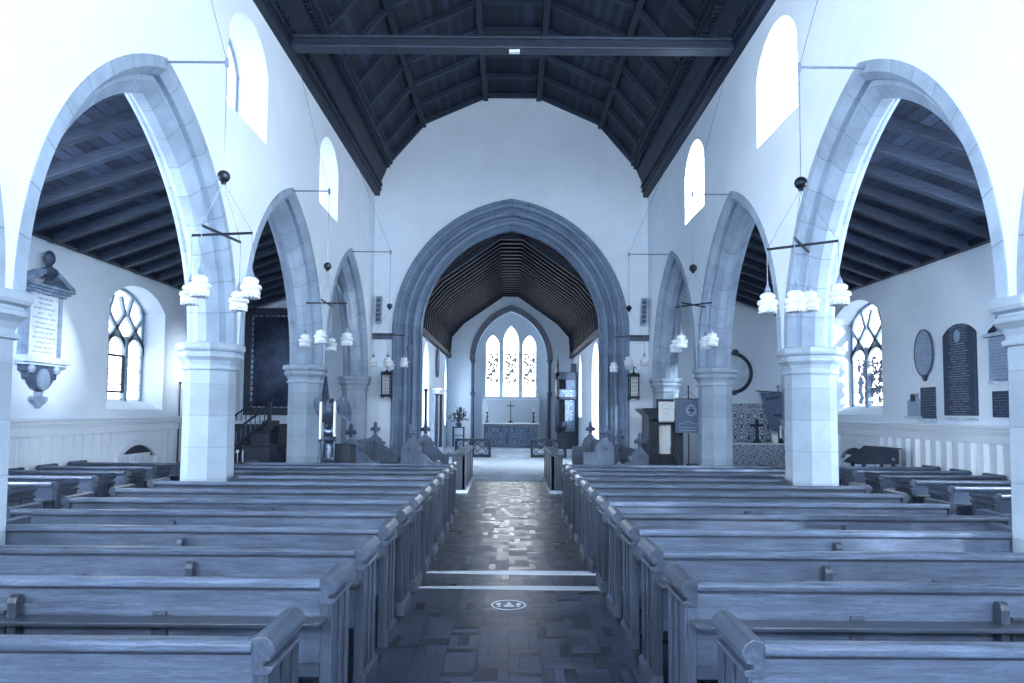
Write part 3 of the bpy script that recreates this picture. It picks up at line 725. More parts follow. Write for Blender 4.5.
# ------------------------------------------------------------------ choir stalls and low fronts
def cross_mesh(m, c, w, h, t=.02, arm=.68):
    x, y, z = c
    m.box(x-t/2, x+t/2, y-t/2, y+t/2, z, z+h); m.box(x-w/2, x+w/2, y-t/2, y+t/2, z+h*arm-t/2, z+h*arm+t/2); return m
def poppyhead(m, x, y, z, s=1.0):
    m.lathe([(.03*s, 0), (.045*s, .02*s), (.03*s, .04*s)], (x, y, z), 10)
    m.sphere((x, y, z+.10*s), .055*s, 10, 1.3); m.sphere((x-.062*s, y, z+.085*s), .042*s, 10); m.sphere((x+.062*s, y, z+.085*s), .042*s, 10); m.sphere((x, y, z+.185*s), .038*s, 10, 1.4)
def stall(sd, xback, xfront, y0, y1, label, h=1.18, scroll=True):
    """bench facing the aisle; gabled ends with leaf finials, S-curved arm falling to the front"""
    t = thing('choir_stall', label, 'choir stall', ((xback+xfront)/2, y0, 0), 'carved choir stalls')
    f = 1 if xfront > xback else -1; W = abs(xfront-xback)
    P = lambda u, z: (xback + f*u, z)
    prof = [(0, 0), (0, h-.17), (.03, h-.12), (.10, h-.06), (.17, h+.02), (.20, h+.04), (.23, h+.02), (.30, h-.06), (.36, h-.10), (.40, h-.19), (.43, h-.30)]
    if scroll:
        for i in range(1, 8):
            a = i/8; prof.append((.43 + (W-.49)*a, (h-.30) - (h-.30-.66)*(.5-.5*math.cos(PI*a))))
        prof += [(W-.05, .66), (W, .70), (W+.02, .66), (W, .60)]
    else: prof += [(W, h-.32)]
    prof += [(W, 0)]
    for y in (y0, y1):
        m = MB(); m.prism([(P(u, z)[0], y, P(u, z)[1]) for u, z in prof], (0, .07, 0)); e = m.build('stall_end', M['stall_oak'], t, bevel=.008)
        m = MB(); poppyhead(m, P(.20, 0)[0], y+.035, h+.03, 1.3); m.build('finial', M['stall_oak'], e, smooth=True)
        if scroll:
            m = MB(); m.tube((P(W, 0)[0], y-.02, .66), (P(W, 0)[0], y+.09, .66), .055, .055, 14); m.build('scroll', M['stall_oak'], e)
            m = MB(); m.tube((P(.42, 0)[0], y-.015, h-.22), (P(.42, 0)[0], y+.085, h-.22), .05, .05, 14); m.build('scroll', M['stall_oak'], e)
        m = MB(); m.lathe([(.002, -.012), (.05, -.01), (.055, .0), (.03, .02)], (0, 0, 0), 12)
        bmesh.ops.rotate(m.bm, cent=(0, 0, 0), matrix=Matrix.Rotation(PI/2, 3, 'X'), verts=m.bm.verts); bmesh.ops.translate(m.bm, vec=(P(.2, 0)[0], y-.006, h-.2), verts=m.bm.verts); m.build('rosette', M['stall_oak'], e)
    m = MB(); xb = P(.16, 0)[0]
    m.box(xb-.02, xb+.02, y0+.07, y1, .4, .50); m.box(xb-.03, xb+.03, y0+.07, y1, h-.16, h-.08)
    y = y0+.12
    while y < y1-.05: m.box(xb-.015, xb+.015, y, y+.09, .5, h-.15); y += .16
    m.build('slatted_back', M['stall_oak'], t)
    m = MB(); m.box(P(.18, 0)[0], P(W-.1, 0)[0], y0+.07, y1, .41, .46); m.build('seat', M['stall_oak'], t)
stall(-1, -3.74, -2.92, 15.25, 18.0, 'carved choir stall with an S-shaped arm, left of the aisle and next to the arcade')
stall(-1, -2.42, -1.60, 15.25, 18.0, 'carved choir stall with leaf finials left of the aisle, behind the low front')
stall(1, 2.32, 1.64, 15.25, 18.0, 'carved choir stall with slatted back right of the aisle, behind the low front', 1.22, False)
stall(1, 3.10, 2.42, 15.25, 18.0, 'carved choir stall with rounded scroll, right of the aisle beside the pulpit', 1.02)
for sd, xa, xb, lb in ((-1, .99, 1.28, 'low panelled oak front left of the aisle before the chancel step'), (1, .93, 1.17, 'low panelled oak front right of the aisle before the chancel step')):
    t = thing('panelled_screen', lb, 'low screen', (sd*(xa+xb)/2, 15.2, 0), 'low panelled screens')
    m = MB(); m.box(sd*xa, sd*(xa+.045), 15.25, 18.2, .06, .80); m.build('panel', M['oak_z'], t)
    for y in (15.2, 16.15, 17.15, 18.14):
        m = MB(); m.box(sd*(xa-.015), sd*(xa+.06), y, y+.08, 0, .84); m.build('muntin', M['oak_z'], t, bevel=.005)
    m = MB(); m.box(sd*(xa), sd*(xb), 15.2, 15.26, 0, .82); m.build('end_panel', M['oak_z'], t, bevel=.006)
    m = MB(); m.prism([(sd*(xa-.03), 15.16, .84), (sd*(xa-.02), 15.16, .90), (sd*(xb+.02), 15.16, .86), (sd*(xb+.02), 15.16, .80)], (0, 3.08, 0)); m.build('sloped_top', M['oak_y'], t, bevel=.008)
    m = MB(); m.box(sd*(xa-.06), sd*(xb), 15.16, 18.22, 0, .07); m.build('plinth', M['stone_slab'], t, bevel=.01)

# ------------------------------------------------------------------ eagle lectern group on the left
X0, Y0 = -3.50, 13.3
t = thing('eagle_lectern', 'brass eagle lectern with spread wings on a turned pillar', 'lectern', (X0, Y0, 0))
m = MB(); m.lathe([(.26, 0), (.26, .06), (.23, .10), (.22, .18), (.13, .26), (.10, .34)], (X0, Y0, 0), 20); m.build('base', M['brass'], t, smooth=False)
m = MB(); m.lathe([(.085, .33), (.085, .74), (.09, .76), (.15, .80), (.16, .83), (.10, .87), (.085, .90), (.085, 1.16), (.11, 1.19), (.13, 1.22), (.08, 1.27), (.06, 1.29)], (X0, Y0, 0), 20); m.build('pillar', M['brass'], t)
m = MB(); m.sphere((X0, Y0, 1.39), .125, 20); m.build('orb', M['brass'], t, smooth=True)
m = MB()
body = [(X0, Y0+.06, 1.45), (X0, Y0+.05, 1.56), (X0, Y0, 1.70), (X0, Y0-.03, 1.84), (X0+.01, Y0-.05, 1.94), (X0+.03, Y0-.08, 2.02), (X0+.075, Y0-.13, 2.03), (X0+.11, Y0-.17, 2.0)]
rad = [.05, .10, .125, .115, .075, .06, .03, .008]
prev = None
for (x, y, z), r in zip(body, rad):
    ring = [m.bm.verts.new((x+r*math.cos(2*PI*i/12), y+r*.85*math.sin(2*PI*i/12), z + (.3*r*math.sin(2*PI*i/12)))) for i in range(12)]
    if prev:
        for i in range(12): m.face([prev[i], prev[(i+1) % 12], ring[(i+1) % 12], ring[i]])
    else: m.face(ring)
    prev = ring
m.face(prev)
for sx in (-1, 1): m.tube((X0+sx*.05, Y0, 1.58), (X0+sx*.06, Y0-.03, 1.44), .035, .03, 8)
m.build('eagle_body', M['dark_brass'], t, smooth=True)
WG = ([(150,215),(125,192),(104,188),(88,205),(90,250),(108,300),(135,348),(152,330),(160,270)], [(235,215),(260,195),(285,188),(310,204),(325,245),(330,300),(326,364),(300,342),(264,320),(245,300),(238,260)])
for pl, sx in zip(WG, (-1, 1)):
    pw = [(X0+((x/6.83+300)-329.5)*.0212, 2.06-(y-190)/6.83*.0195) for x, y in pl]
    cx_, cz_ = sum(p[0] for p in pw)/len(pw), sum(p[1] for p in pw)/len(pw)
    m = MB(); m.prism([(x, Y0+.05+.12*abs(x-X0), z) for x, z in pw], (0, .03, 0))
    tipx, tipz = min(pw, key=lambda p: p[1])
    for x, z in pw:     # quill ridges running to the tip
        if z > cz_-.05: m.bar((x*.96+cx_*.04, Y0+.045+.12*abs(x-X0), z*.96+cz_*.04), (tipx*.8+cx_*.2, Y0+.045+.12*abs(tipx-X0), tipz*.8+cz_*.2), .022, .014, up=(0, 1, 0))
    m.bar((X0+sx*.07, Y0+.03, 1.80), (X0+sx*.15, Y0+.06, 1.96), .06, .05)
    m.build('wing', M['dark_brass'], t, bevel=.004)
for x, y, zb, zt, lb in ((-3.555, 12.84, 1.27, 1.96, 'tall white candle on a thin stand, at the left of the eagle lectern'), (-3.29, 12.84, 1.32, 1.96, 'tall white candle on a thin stand, at the right of the eagle lectern')):
    t = thing('candlestick', lb, 'candlestick', (x, y, 0), 'tall candles at the eagle lectern')
    m = MB(); m.lathe([(.13, 0), (.13, .02), (.03, .06), (.014, .12), (.014, zb-.06), (.03, zb-.04), (.045, zb-.01), (.045, zb)], (x, y, 0), 14); m.build('stand', M['brass'], t)
    m = MB(); m.lathe([(.026, zb), (.025, zt), (.008, zt+.012)], (x, y, 0), 12); m.build('candle', M['candle'], t)
FX = -3.99
t = thing('furled_flag', 'dark furled flag on a pole behind the eagle lectern', 'flag', (FX, 14.72, 0))
m = MB(); m.tube((FX, 14.72, 0), (FX+.015, 14.72, 2.62), .014, .012, 8); m.lathe([(.12, 0), (.12, .03), (.03, .06)], (FX, 14.72, 0), 14); m.sphere((FX+.015, 14.72, 2.64), .025, 8); m.build('pole', M['dark_oak'], t)
m = MB(); m.lathe([(.09, 1.55), (.115, 1.7), (.10, 1.95), (.075, 2.2), (.03, 2.53), (.015, 2.58)], (FX+.01, 14.72, 0), 7, .3, 1.0, .7); m.build('cloth', M['navy_cloth'], t)
t = thing('reading_desk', 'dark wooden desk standing behind the eagle lectern pillar', 'desk', (-3.55, 14.6, 0))
m = MB(); m.box(-3.80, -3.79+.46, 14.4, 14.46, 0, 1.08); m.box(-3.80, -3.74, 14.46, 14.85, 0, 1.05); m.box(-3.38, -3.33, 14.46, 14.85, 0, 1.05); m.build('body', M['black_slate'], t, bevel=.005)
m = MB(); m.prism([(-3.84, 14.36, 1.08), (-3.84, 14.36, 1.11), (-3.84, 14.88, 1.06), (-3.84, 14.88, 1.03)], (.55, 0, 0)); m.build('sloped_top', M['dark_oak'], t)

# ------------------------------------------------------------------ lanterns, speakers and rails on the wall beside the chancel arch
for sd, nm in ((-1, 'left'), (1, 'right')):
    x, y = sd*3.37, 18.62
    t = thing('hanging_lantern', 'black iron lantern with a cross on top, %s of the chancel arch' % nm, 'lantern', (x, y, 2.13), 'iron lanterns beside the chancel arch')
    m = MB()
    for z in (2.22, 2.80): m.box(x-.135, x+.135, y-.135, y+.135, z-.03, z+.03)
    m.box(x-.10, x+.10, y-.10, y+.10, 2.18, 2.20)
    for a in (-1, 1):
        for b in (-1, 1): m.box(x+a*.115-.014, x+a*.115+.014, y+b*.115-.014, y+b*.115+.014, 2.14, 2.89)
    for a in (-1, 1): m.box(x-.155, x+.155, y+a*.12-.012, y+a*.12+.012, 2.20, 2.23); m.box(x-.155, x+.155, y+a*.12-.012, y+a*.12+.012, 2.79, 2.82)
    m.lathe([(.15, 2.83), (.09, 2.87), (.03, 2.90), (.02, 2.93)], (x, y, 0), 4, PI/4)
    cross_mesh(m, (x, y, 2.92), .13, .15, .028)
    m.box(x-.012, x+.012, y, YE, 2.50, 2.53)
    m.build('frame', M['black_iron'], t)
    m = MB(); m.box(x-.10, x+.10, y-.10, y+.10, 2.25, 2.77); m.build('glass', M['lamp_glass'], t)
    m = MB()
    for j in range(5):
        for i in range(4):
            cx2, cz2 = x-.075+i*.05, 2.30+j*.105
            for k2 in range(6):
                a0, a1 = 2*PI*k2/6, 2*PI*(k2+1)/6
                m.bar((cx2+.022*math.cos(a0), y-.105, cz2+.045*math.sin(a0)), (cx2+.022*math.cos(a1), y-.105, cz2+.045*math.sin(a1)), .008, .012, up=(0, 1, 0))
    m.build('front_tracery', M['black_iron'], t)
    xs = sd*3.66
    t = thing('column_speaker', 'slim grey column loudspeaker tilted on the wall, %s of the chancel arch' % nm, 'loudspeaker', (xs, 18.8, 4.2), 'column loudspeakers beside the chancel arch')
    m = MB(); m.prism([(xs-.075, 18.72, 4.2), (xs+.075, 18.72, 4.2), (xs+.075, 18.86, 4.2), (xs-.075, 18.86, 4.2)], (sd*.0+.03, -.05, .76)); bd = m.build('cabinet', M['grey_marble'], t, bevel=.01)
    m = MB()
    for j in range(5): m.box(xs-.055, xs+.055, 18.70, 18.712, 4.26+j*.13, 4.36+j*.13)
    for v in m.bm.verts: v.co.x += .03*(v.co.z-4.2)/.76; v.co.y -= .05*(v.co.z-4.2)/.76 - .005
    m.build('grille', M['dark_marble'], bd)
    m = MB(); m.box(xs-.03, xs+.03, 18.8, YE, 4.5, 4.56); m.build('wall_bracket', M['grey_iron'], t)
    t = thing('timber_rail', 'dark timber rail across the wall under the loudspeaker, %s of the chancel arch' % nm, 'timber rail', (sd*3.6, 18.88, 3.75), 'timber rails beside the chancel arch')
    m = MB(); m.box(sd*3.24, sd*3.84, 18.83, YE, 3.79, 3.92); m.build('rail', M['dark_marble'], t, bevel=.01)
    m = MB(); m.box(sd*3.20, sd*3.84, 18.80, YE, 3.92, 3.945); m.build('moulding', M['dark_oak'], t)

# ------------------------------------------------------------------ pulpit, banner and table on the right
t = thing('pulpit', 'dark panelled oak pulpit with projecting cornice and white fall', 'pulpit', (3.54, 16.1, 0))
PX0, PX1, PY0, PY1 = 3.20, 4.0, 15.8, 16.6
m = MB(); m.box(PX0, PX0+.24, PY0, PY1, .10, 1.80); m.box(PX1-.26, PX1, PY0, PY1, .10, 1.80); m.box(PX0, PX1, PY1-.05, PY1, .10, 1.80); m.box(PX0+.24, PX1-.26, PY0, PY1, .1, .82); m.box(PX0+.24, PX1-.26, PY0, PY1, 1.60, 1.80); m.build('body', M['dark_oak'], t, bevel=.008)
for x0, x1 in ((PX0+.03, PX0+.21), (PX1-.23, PX1-.03)):
    m = MB()
    for z0, z1 in ((.2, .9), (1.0, 1.5)):
        m.box(x0, x1, PY0-.015, PY0, z0, z1); m.box(x0+.035, x1-.035, PY0-.028, PY0-.015, z0+.04, z1-.04)
    for q in range(3):
        m.sphere((x0+.03+q*.06, PY0-.01, 1.63), .035, 8)
    m.build('carved_panel', M['dark_oak'], t)
m = MB()
for e, z0, z1 in ((.03, 1.74, 1.78), (.07, 1.78, 1.82), (.12, 1.82, 1.86), (.15, 1.86, 1.91)): m.box(PX0-e, PX1+e*.8, PY0-e, PY1+e, z0, z1)
m.build('cornice', M['dark_oak'], t, bevel=.006)
m = MB()
for e, z0, z1 in ((.06, 0, .06), (.03, .06, .12)): m.box(PX0-e, PX1+e, PY0-e, PY1+e, z0, z1)
m.box(PX0+.24, PX1-.2, PY0-.06, PY0, .72, .86); m.build('plinth', M['dark_oak'], t)
m = MB(); m.box(PX0+.24, PX1-.26, PY0+.14, PY0+.16, .83, 1.60); m.build('pale_back_panel', M['cloth_white'], t)
m = MB(); zz_ = 1.6
for q in range(6): m.lathe([(.001, -.10), (.03, -.04), (.036, 0)], (PX0+.275+q*.052, PY0+.04, 1.6), 6)
m.build('pendant_carving', M['dark_oak'], t)
m = MB(); m.prism([(3.36, PY0-.13, 1.90), (3.36, PY0-.10, 2.12), (3.36, PY0-.04, 2.10), (3.36, PY0-.04, 1.9)], (.40, 0, 0)); m.build('book_rest', M['black_slate'], t)
m = MB(); m.box(3.40, 3.76, PY0-.16, PY0-.145, 1.62, 2.06)
for q in range(12): m.box(3.41+q*.029, 3.425+q*.029, PY0-.158, PY0-.15, 1.585, 1.62)
f = m.build('fall', M['cloth_white'], t)
m = MB()
for q in range(3):
    z = 1.74+q*.1
    for i in range(8):
        a0, a1 = PI*i/8, PI*(i+1)/8; rr = .06+.02*q
        m.bar((3.58+rr*math.cos(a0), PY0-.163, z+rr*.8*math.sin(a0)), (3.58+rr*math.cos(a1), PY0-.163, z+rr*.8*math.sin(a1)), .006, .012, up=(0, 1, 0))
m.build('embroidery', M['grey_marble'], f)
m = MB(); m.bar((3.70, PY0-.12, 1.02), (3.86, PY0-.25, .55), .05, .06); m.bar((3.78, PY0-.16, 1.0), (3.92, PY0-.25, .5), .03, .04); m.build('stair_rail', M['black_slate'], t)
t = thing('processional_banner', 'grey blue church banner with pale round emblem on a pole beside the pulpit', 'banner', (4.05, 15.5, 0))
m = MB(); m.tube((4.05, 15.52, 0), (4.05, 15.52, 2.40), .016, .013, 8); m.sphere((4.05, 15.52, 2.41), .022, 8); m.tube((3.72, 15.5, 2.12), (4.32, 15.5, 2.12), .014, .014, 8)
for sx in (3.74, 4.30): m.tube((sx, 15.5, 2.12), (4.05, 15.52, 2.27), .004, .004, 5)
m.lathe([(.17, 0), (.17, .03), (.04, .05)], (4.05, 15.52, 0), 14); m.build('pole', M['dark_oak'], t)
m = MB(); m.box(3.74, 4.30, 15.48, 15.495, 1.35, 2.10); b = m.build('cloth', plain('slate banner cloth', (.105, .155, .25), .9, amt=.15), t)
m = MB(); m.lathe([(.125, 0), (.125, .008)], (0, 0, 0), 20); bmesh.ops.rotate(m.bm, cent=(0, 0, 0), matrix=Matrix.Rotation(PI/2, 3, 'X'), verts=m.bm.verts); bmesh.ops.translate(m.bm, vec=(4.10, 15.478, 1.86), verts=m.bm.verts)
m.prism([(4.03, 15.475, 1.93), (4.10, 15.475, 2.02), (4.16, 15.475, 1.93)], (0, -.006, 0))
for q in range(7): m.box(3.83+q*.06, 3.865+q*.06, 15.472, 15.48, 1.60-.02*abs(q-3), 1.63-.02*abs(q-3))
for q in range(11): m.box(3.80+q*.042, 3.828+q*.042, 15.472, 15.48, 1.46, 1.49)
for q in range(9): m.box(3.84+q*.042, 3.868+q*.042, 15.472, 15.48, 1.40, 1.425)
m.build('emblem', M['tablet_grey'], b)
m = MB(); m.box(4.04, 4.16, 15.462, 15.470, 1.84, 1.90); m.box(4.085, 4.115, 15.462, 15.470, 1.77, 1.96); m.build('emblem_cross', M['navy_cloth'], b)
t = thing('side_table', 'small dark low table at the foot of the grey blue banner', 'table', (4.12, 15.0, 0))
m = MB(); m.box(3.90, 4.36, 14.85, 15.2, .65, .69); m.build('top', M['dark_oak'], t, bevel=.008)
for a in (3.93, 4.30):
    for b in (14.88, 15.14): m = MB(); m.box(a, a+.03, b, b+.03, 0, .65); m.build('leg', M['dark_oak'], t)

# ------------------------------------------------------------------ sanctuary
t = thing('high_altar', 'altar under the east lancets with a brocade frontal', 'altar', (.04, 28.9, .31))
m = MB(); m.box(-1.06, 1.14, 28.5, 29.3, .31, 1.28); m.build('body', M['dark_oak'], t)
m = MB(); m.box(-1.09, 1.17, 28.47, 28.5, .33, 1.16); m.build('frontal', M['altar_cloth'], t)
m = MB()
for q in (-.62, .70):
    pts = [(q+.26*math.cos(2*PI*i/12), .74+.33*math.sin(2*PI*i/12)) for i in range(13)]
    for a, b in zip(pts[:-1], pts[1:]): m.bar((a[0], 28.465, a[1]), (b[0], 28.465, b[1]), .012, .03, up=(0, 1, 0))
for q in range(8):
    x = -1.05+q*.28
    m.bar((x, 28.466, .36), (x+.14, 28.466, .52), .01, .02, up=(0, 1, 0)); m.bar((x+.14, 28.466, .52), (x+.28, 28.466, .36), .01, .02, up=(0, 1, 0))
m.build('frontal_embroidery', M['grey_marble'], t)
m = MB(); m.box(-1.09, 1.17, 28.45, 28.48, 1.14, 1.28); m.build('frontlet', M['dark_marble'], t)
m = MB(); m.box(-1.14, 1.22, 28.42, 29.35, 1.28, 1.33); m.build('mensa', M['cloth_white'], t, bevel=.006)
m = MB()
for q in range(6): m.prism([(-.10+q*.02, 28.44, 1.2), (-.06+q*.02, 28.43, 1.2), (-.08-q*.03, 28.44, .45+.03*q)], (0, .02, 0))
m.build('hanging_stole', M['navy_cloth'], t)
t = thing('altar_shelf', 'pale stone shelf behind the altar below the lancets', 'shelf', (.03, 29.8, .31))
m = MB(); m.box(-1.22, 1.28, 29.62, 30.3, .31, 2.30); m.build('block', M['plaster_grey'], t); m = MB(); m.box(-1.25, 1.31, 29.6, 30.3, 2.30, 2.34); m.build('ledge', M['plaster'], t)
m = MB(); cross_mesh(m, (.03, 28.95, 1.40), .36, .80, .035, .80); m.lathe([(.11, 1.33), (.11, 1.36), (.05, 1.39), (.03, 1.42)], (.03, 28.95, 0), 8); tag(m.build('altar_cross', M['black_iron'], bevel=.004), 'dark standing cross in the middle of the altar under the lancets', 'cross')
for x, lb in ((-.96, 'dark candlestick with short candle on the left end of the east altar'), (1.0, 'dark candlestick with short candle on the right end of the east altar')):
    t = thing('altar_candlestick', lb, 'candlestick', (x, 28.95, 1.33), 'altar candlesticks')
    m = MB(); m.lathe([(.09, 1.33), (.09, 1.36), (.03, 1.40), (.022, 1.5), (.04, 1.56), (.02, 1.62), (.022, 1.72), (.05, 1.76), (.05, 1.78)], (x, 28.95, 0), 12); m.build('stick', M['black_iron'], t)
    m = MB(); m.lathe([(.026, 1.775), (.025, 1.95), (.006, 1.97)], (x, 28.95, 0), 10); m.build('candle', M['candle'], t)
for sd, xa, xb, lb in ((-1, -1.98, -.70, 'dark altar rail on the left of the sanctuary step'), (1, .78, 2.05, 'dark altar rail on the right of the sanctuary step')):
    t = thing('altar_rail', lb, 'altar rail', ((xa+xb)/2, 25.0, .13), 'altar rails')
    m = MB(); m.box(xa, xb, 24.92, 25.08, .72, .80); m.build('top_rail', M['dark_oak'], t, bevel=.012)
    m = MB(); m.box(xa, xb, 24.97, 25.03, .13, .24); m.build('bottom_rail', M['dark_oak'], t)
    for q in range(3):
        x = xa+.03+q*(xb-xa-.06)/2; m = MB(); m.box(x-.05, x+.05, 24.95, 25.05, .13, .72); m.build('post', M['dark_oak'], t)
    for q in range(2):
        m = MB(); x0 = xa+.09+q*(xb-xa-.06)/2; wd = (xb-xa)/2-.13
        cx = x0+wd/2
        for i in range(16):
            a0, a1 = 2*PI*i/16, 2*PI*(i+1)/16
            m.bar((cx+wd*.46*math.cos(a0), 25, .48+.22*math.sin(a0)), (cx+wd*.46*math.cos(a1), 25, .48+.22*math.sin(a1)), .03, .03, up=(0, 1, 0))
        m.bar((x0, 25, .25), (x0+wd, 25, .71), .025, .03, up=(0, 1, 0)); m.bar((x0, 25, .71), (x0+wd, 25, .25), .025, .03, up=(0, 1, 0))
        m.build('pierced_panel', M['dark_oak'], t)
# flowers
t = thing('flower_stand', 'open dark stand under the flower arrangement, left of the altar', 'stand', (-2.15, 28.7, .31))
m = MB()
for a in (-.22, .22):
    for b in (-.18, .18): m.box(-2.15+a-.018, -2.15+a+.018, 28.7+b-.018, 28.7+b+.018, .31, 1.12)
m.box(-2.40, -1.90, 28.5, 28.9, 1.10, 1.14); m.box(-2.38, -1.92, 28.52, 28.88, .78, .80); m.build('frame', M['dark_oak'], t)
t = thing('flower_arrangement', 'large flower arrangement with dark leaves on a stand left of the altar', 'flowers', (-2.15, 28.7, 1.14))
m = MB(); m.lathe([(.07, 1.14), (.12, 1.2), (.13, 1.28), (.10, 1.32)], (-2.15, 28.7, 0), 14); m.build('bowl', M['dark_marble'], t)
rr = random.Random(3); ml = MB(); mp = MB()
for q in range(150):
    a, e, r = rr.uniform(0, 2*PI), rr.uniform(-.15, 1.45), rr.uniform(.12, .48)
    c = Vector((-2.15+r*math.cos(a)*math.cos(e), 28.7+.7*r*math.sin(a)*math.cos(e), 1.42+r*1.15*math.sin(e)))
    d = (c-Vector((-2.15, 28.7, 1.25))).normalized(); n = d.orthogonal().normalized(); n = n*math.cos(a*3)+d.cross(n)*math.sin(a*3)
    L = rr.uniform(.08, .16)
    ml.prism([c-d*L*.5, c+n*L*.28, c+d*L*.6, c-n*L*.28], d.cross(n)*.006)
    if q % 5 == 0: ml.tube((-2.15, 28.7, 1.3), c, .006, .004, 4)
for q in range(26):
    a, e, r = rr.uniform(0, 2*PI), rr.uniform(-.1, 1.4), rr.uniform(.3, .5)
    mp.sphere((-2.15+r*math.cos(a)*math.cos(e), 28.7+.7*r*math.sin(a)*math.cos(e), 1.42+r*1.1*math.sin(e)), rr.uniform(.025, .045), 8)
ml.build('foliage', M['leaf'], t); mp.build('blooms', M['petal'], t)['label'] = 'pale round blooms'

# chancel side walls: memorials on the left, dark organ case on the right
t = thing('mounted_monument', 'white corniced wall monument flanked by dark shafts on the left chancel wall', 'monument', (-2.72, 24.2, .13))
m = MB(); m.box(-2.75, -2.60, 23.5, 25.0, .5, 2.4); m.build('tablet', M['tablet_pale'], t)
m = MB(); m.box(-2.75, -2.42, 23.4, 25.1, 2.40, 2.50); m.box(-2.75, -2.36, 23.3, 25.2, 2.50, 2.58); m.build('cornice', M['marble'], t, bevel=.01)
for y in (23.55, 24.95): m = MB(); m.lathe([(.07, .5), (.055, .6), (.05, 2.3), (.07, 2.4)], (-2.52, y, 0), 12); m.build('shaft', M['black_slate'], t)
m = MB(); m.box(-2.75, -2.42, 23.4, 25.1, .13, .5); m.build('base', M['marble'], t, bevel=.01)
t = thing('mounted_oval_tablet', 'dark oval memorial tablet high on the left chancel wall', 'memorial', (-2.74, 25.3, 3.05))
m = MB(); pts = [(25.3+.30*math.sin(2*PI*i/24), 3.58+.52*math.cos(2*PI*i/24)) for i in range(24)]; m.prism([(-2.746, a, b) for a, b in pts], (.05, 0, 0)); m.build('tablet', M['grey_marble'], t)
m = MB()
for a, b in zip(pts, pts[1:]+pts[:1]): m.bar((-2.69, *a), (-2.69, *b), .04, .05, up=(1, 0, 0))
m.build('rim', M['dark_marble'], t)
m = MB(); m.lathe([(.06, 0), (.06, .05), (.045, .1), (.04, 2.2), (.06, 2.3), (.07, 2.36)], (-2.60, 21.1, .13), 10); tag(m.build('processional_staff', M['dark_oak']), 'dark tall staff standing against the left chancel wall', 'staff')
t = thing('organ_case', 'dark carved organ case with pale panels on the right of the sanctuary', 'organ', (2.3, 27.7, .31))
OX0, OX1, OY = 1.86, 2.72, 27.4
m = MB(); m.box(OX0+.1, OX1, OY+.1, 28.2, .31, 1.0); m.box(OX0+.06, OX1, OY+.06, 28.2, .95, 1.02); m.build('lower_case', M['dark_oak'], t, bevel=.01)
m = MB(); m.box(OX0, OX0+.10, OY, 28.1, 1.0, 3.7); m.box(OX1-.06, OX1, OY, 28.1, 1.0, 3.2); m.box(OX0, OX1, OY, 28.1, 2.30, 2.40); m.box(OX0, OX1, OY, 28.1, 3.1, 3.4); m.box(OX0+.1, OX1, OY+.5, OY+.55, 1.0, 3.2); m.box(OX1-.28, OX1-.05, OY+.1, OY+.3, 3.4, 3.75); m.build('upper_frame', M['dark_oak'], t, bevel=.01)
m = MB(); m.box(OX0+.38, OX1-.06, OY+.05, OY+.08, 2.72, 3.1); m.build('upper_panel', M['dark_marble'], t)
m = MB(); m.box(OX0+.12, OX1-.06, OY+.05, OY+.08, 2.40, 2.70); m.build('carved_frieze', M['altar_cloth'], t)
m = MB(); m.box(OX0+.35, OX1-.10, OY+.10, OY+.13, 1.02, 2.28); m.build('painted_panel', M['altar_cloth'], t)
m = MB()
for q in range(4): m.lathe([(.04, 0), (.045, .05), (.03, .07)], (OX0+.05, OY-.02, 1.2+q*.65), 8)
m.lathe([(.05, 0), (.03, .1), (.012, .3), (.002, .45)], (OX0+.05, OY+.05, 3.7), 8); m.build('turned_ornaments', M['dark_oak'], t)
m = MB(); m.sphere((OX0+.25, OY+.02, 1.22), .17, 14, 1.2); m.build('round_ornament', M['black_slate'], t, smooth=True)

# ------------------------------------------------------------------ south chapel
t = thing('side_altar', 'side chapel altar with small patterned frontal in the right aisle', 'altar', (6.45, 18.3, 0))
m = MB(); m.box(5.42, 7.40, 18.05, 18.62, 0, .98); m.build('body', M['dark_oak'], t)
m = MB(); m.box(5.40, 7.42, 18.02, 18.05, .02, .97); m.build('frontal', M['damask_small'], t)
m = MB(); m.box(5.36, 7.46, 17.99, 18.64, .98, 1.02); m.build('white_cloth', M['cloth_white'], t, bevel=.006)
t = thing('dossal_curtain', 'tall damask curtain hanging behind the side chapel altar', 'curtain', (6.3, 18.88, 1.0))
m = MB(); xs = [5.2+i*.05 for i in range(41)]
pts = [(x, 18.86+.018*math.sin(x*17)) for x in xs]
m.prism([(x, y, 1.02) for x, y in pts] + [(x, y+.012, 1.02) for x, y in reversed(pts)], (0, 0, .98)); m.build('cloth', M['damask'], t)
m = MB(); m.prism([(x, y-.02, 1.94) for x, y in pts] + [(x, y-.008, 1.94) for x, y in reversed(pts)], (0, 0, .12)); m.build('pelmet', M['damask_small'], t)
m = MB(); m.tube((5.15, 18.87, 2.05), (7.25, 18.87, 2.05), .018, .018, 8); m.build('rail', M['dark_oak'], t)
m = MB(); m.box(6.50, 6.70, 18.2, 18.4, 1.02, 1.06); m.prism([(6.52, 18.22, 1.06), (6.68, 18.22, 1.06), (6.62, 18.26, 1.16), (6.58, 18.26, 1.16)], (0, .08, 0)); cross_mesh(m, (6.60, 18.3, 1.1), .34, .55, .07, .70); tag(m.build('altar_cross', M['black_slate'], bevel=.006), 'black cross on a stepped foot on the side chapel altar', 'cross')
t = thing('altar_candle', 'thick white candle in a dark holder on the side chapel altar', 'candle', (7.22, 18.25, 1.02))
m = MB(); m.lathe([(.07, 1.02), (.07, 1.05), (.03, 1.08), (.03, 1.13), (.05, 1.15)], (7.22, 18.25, 0), 12); m.build('holder', M['black_iron'], t)
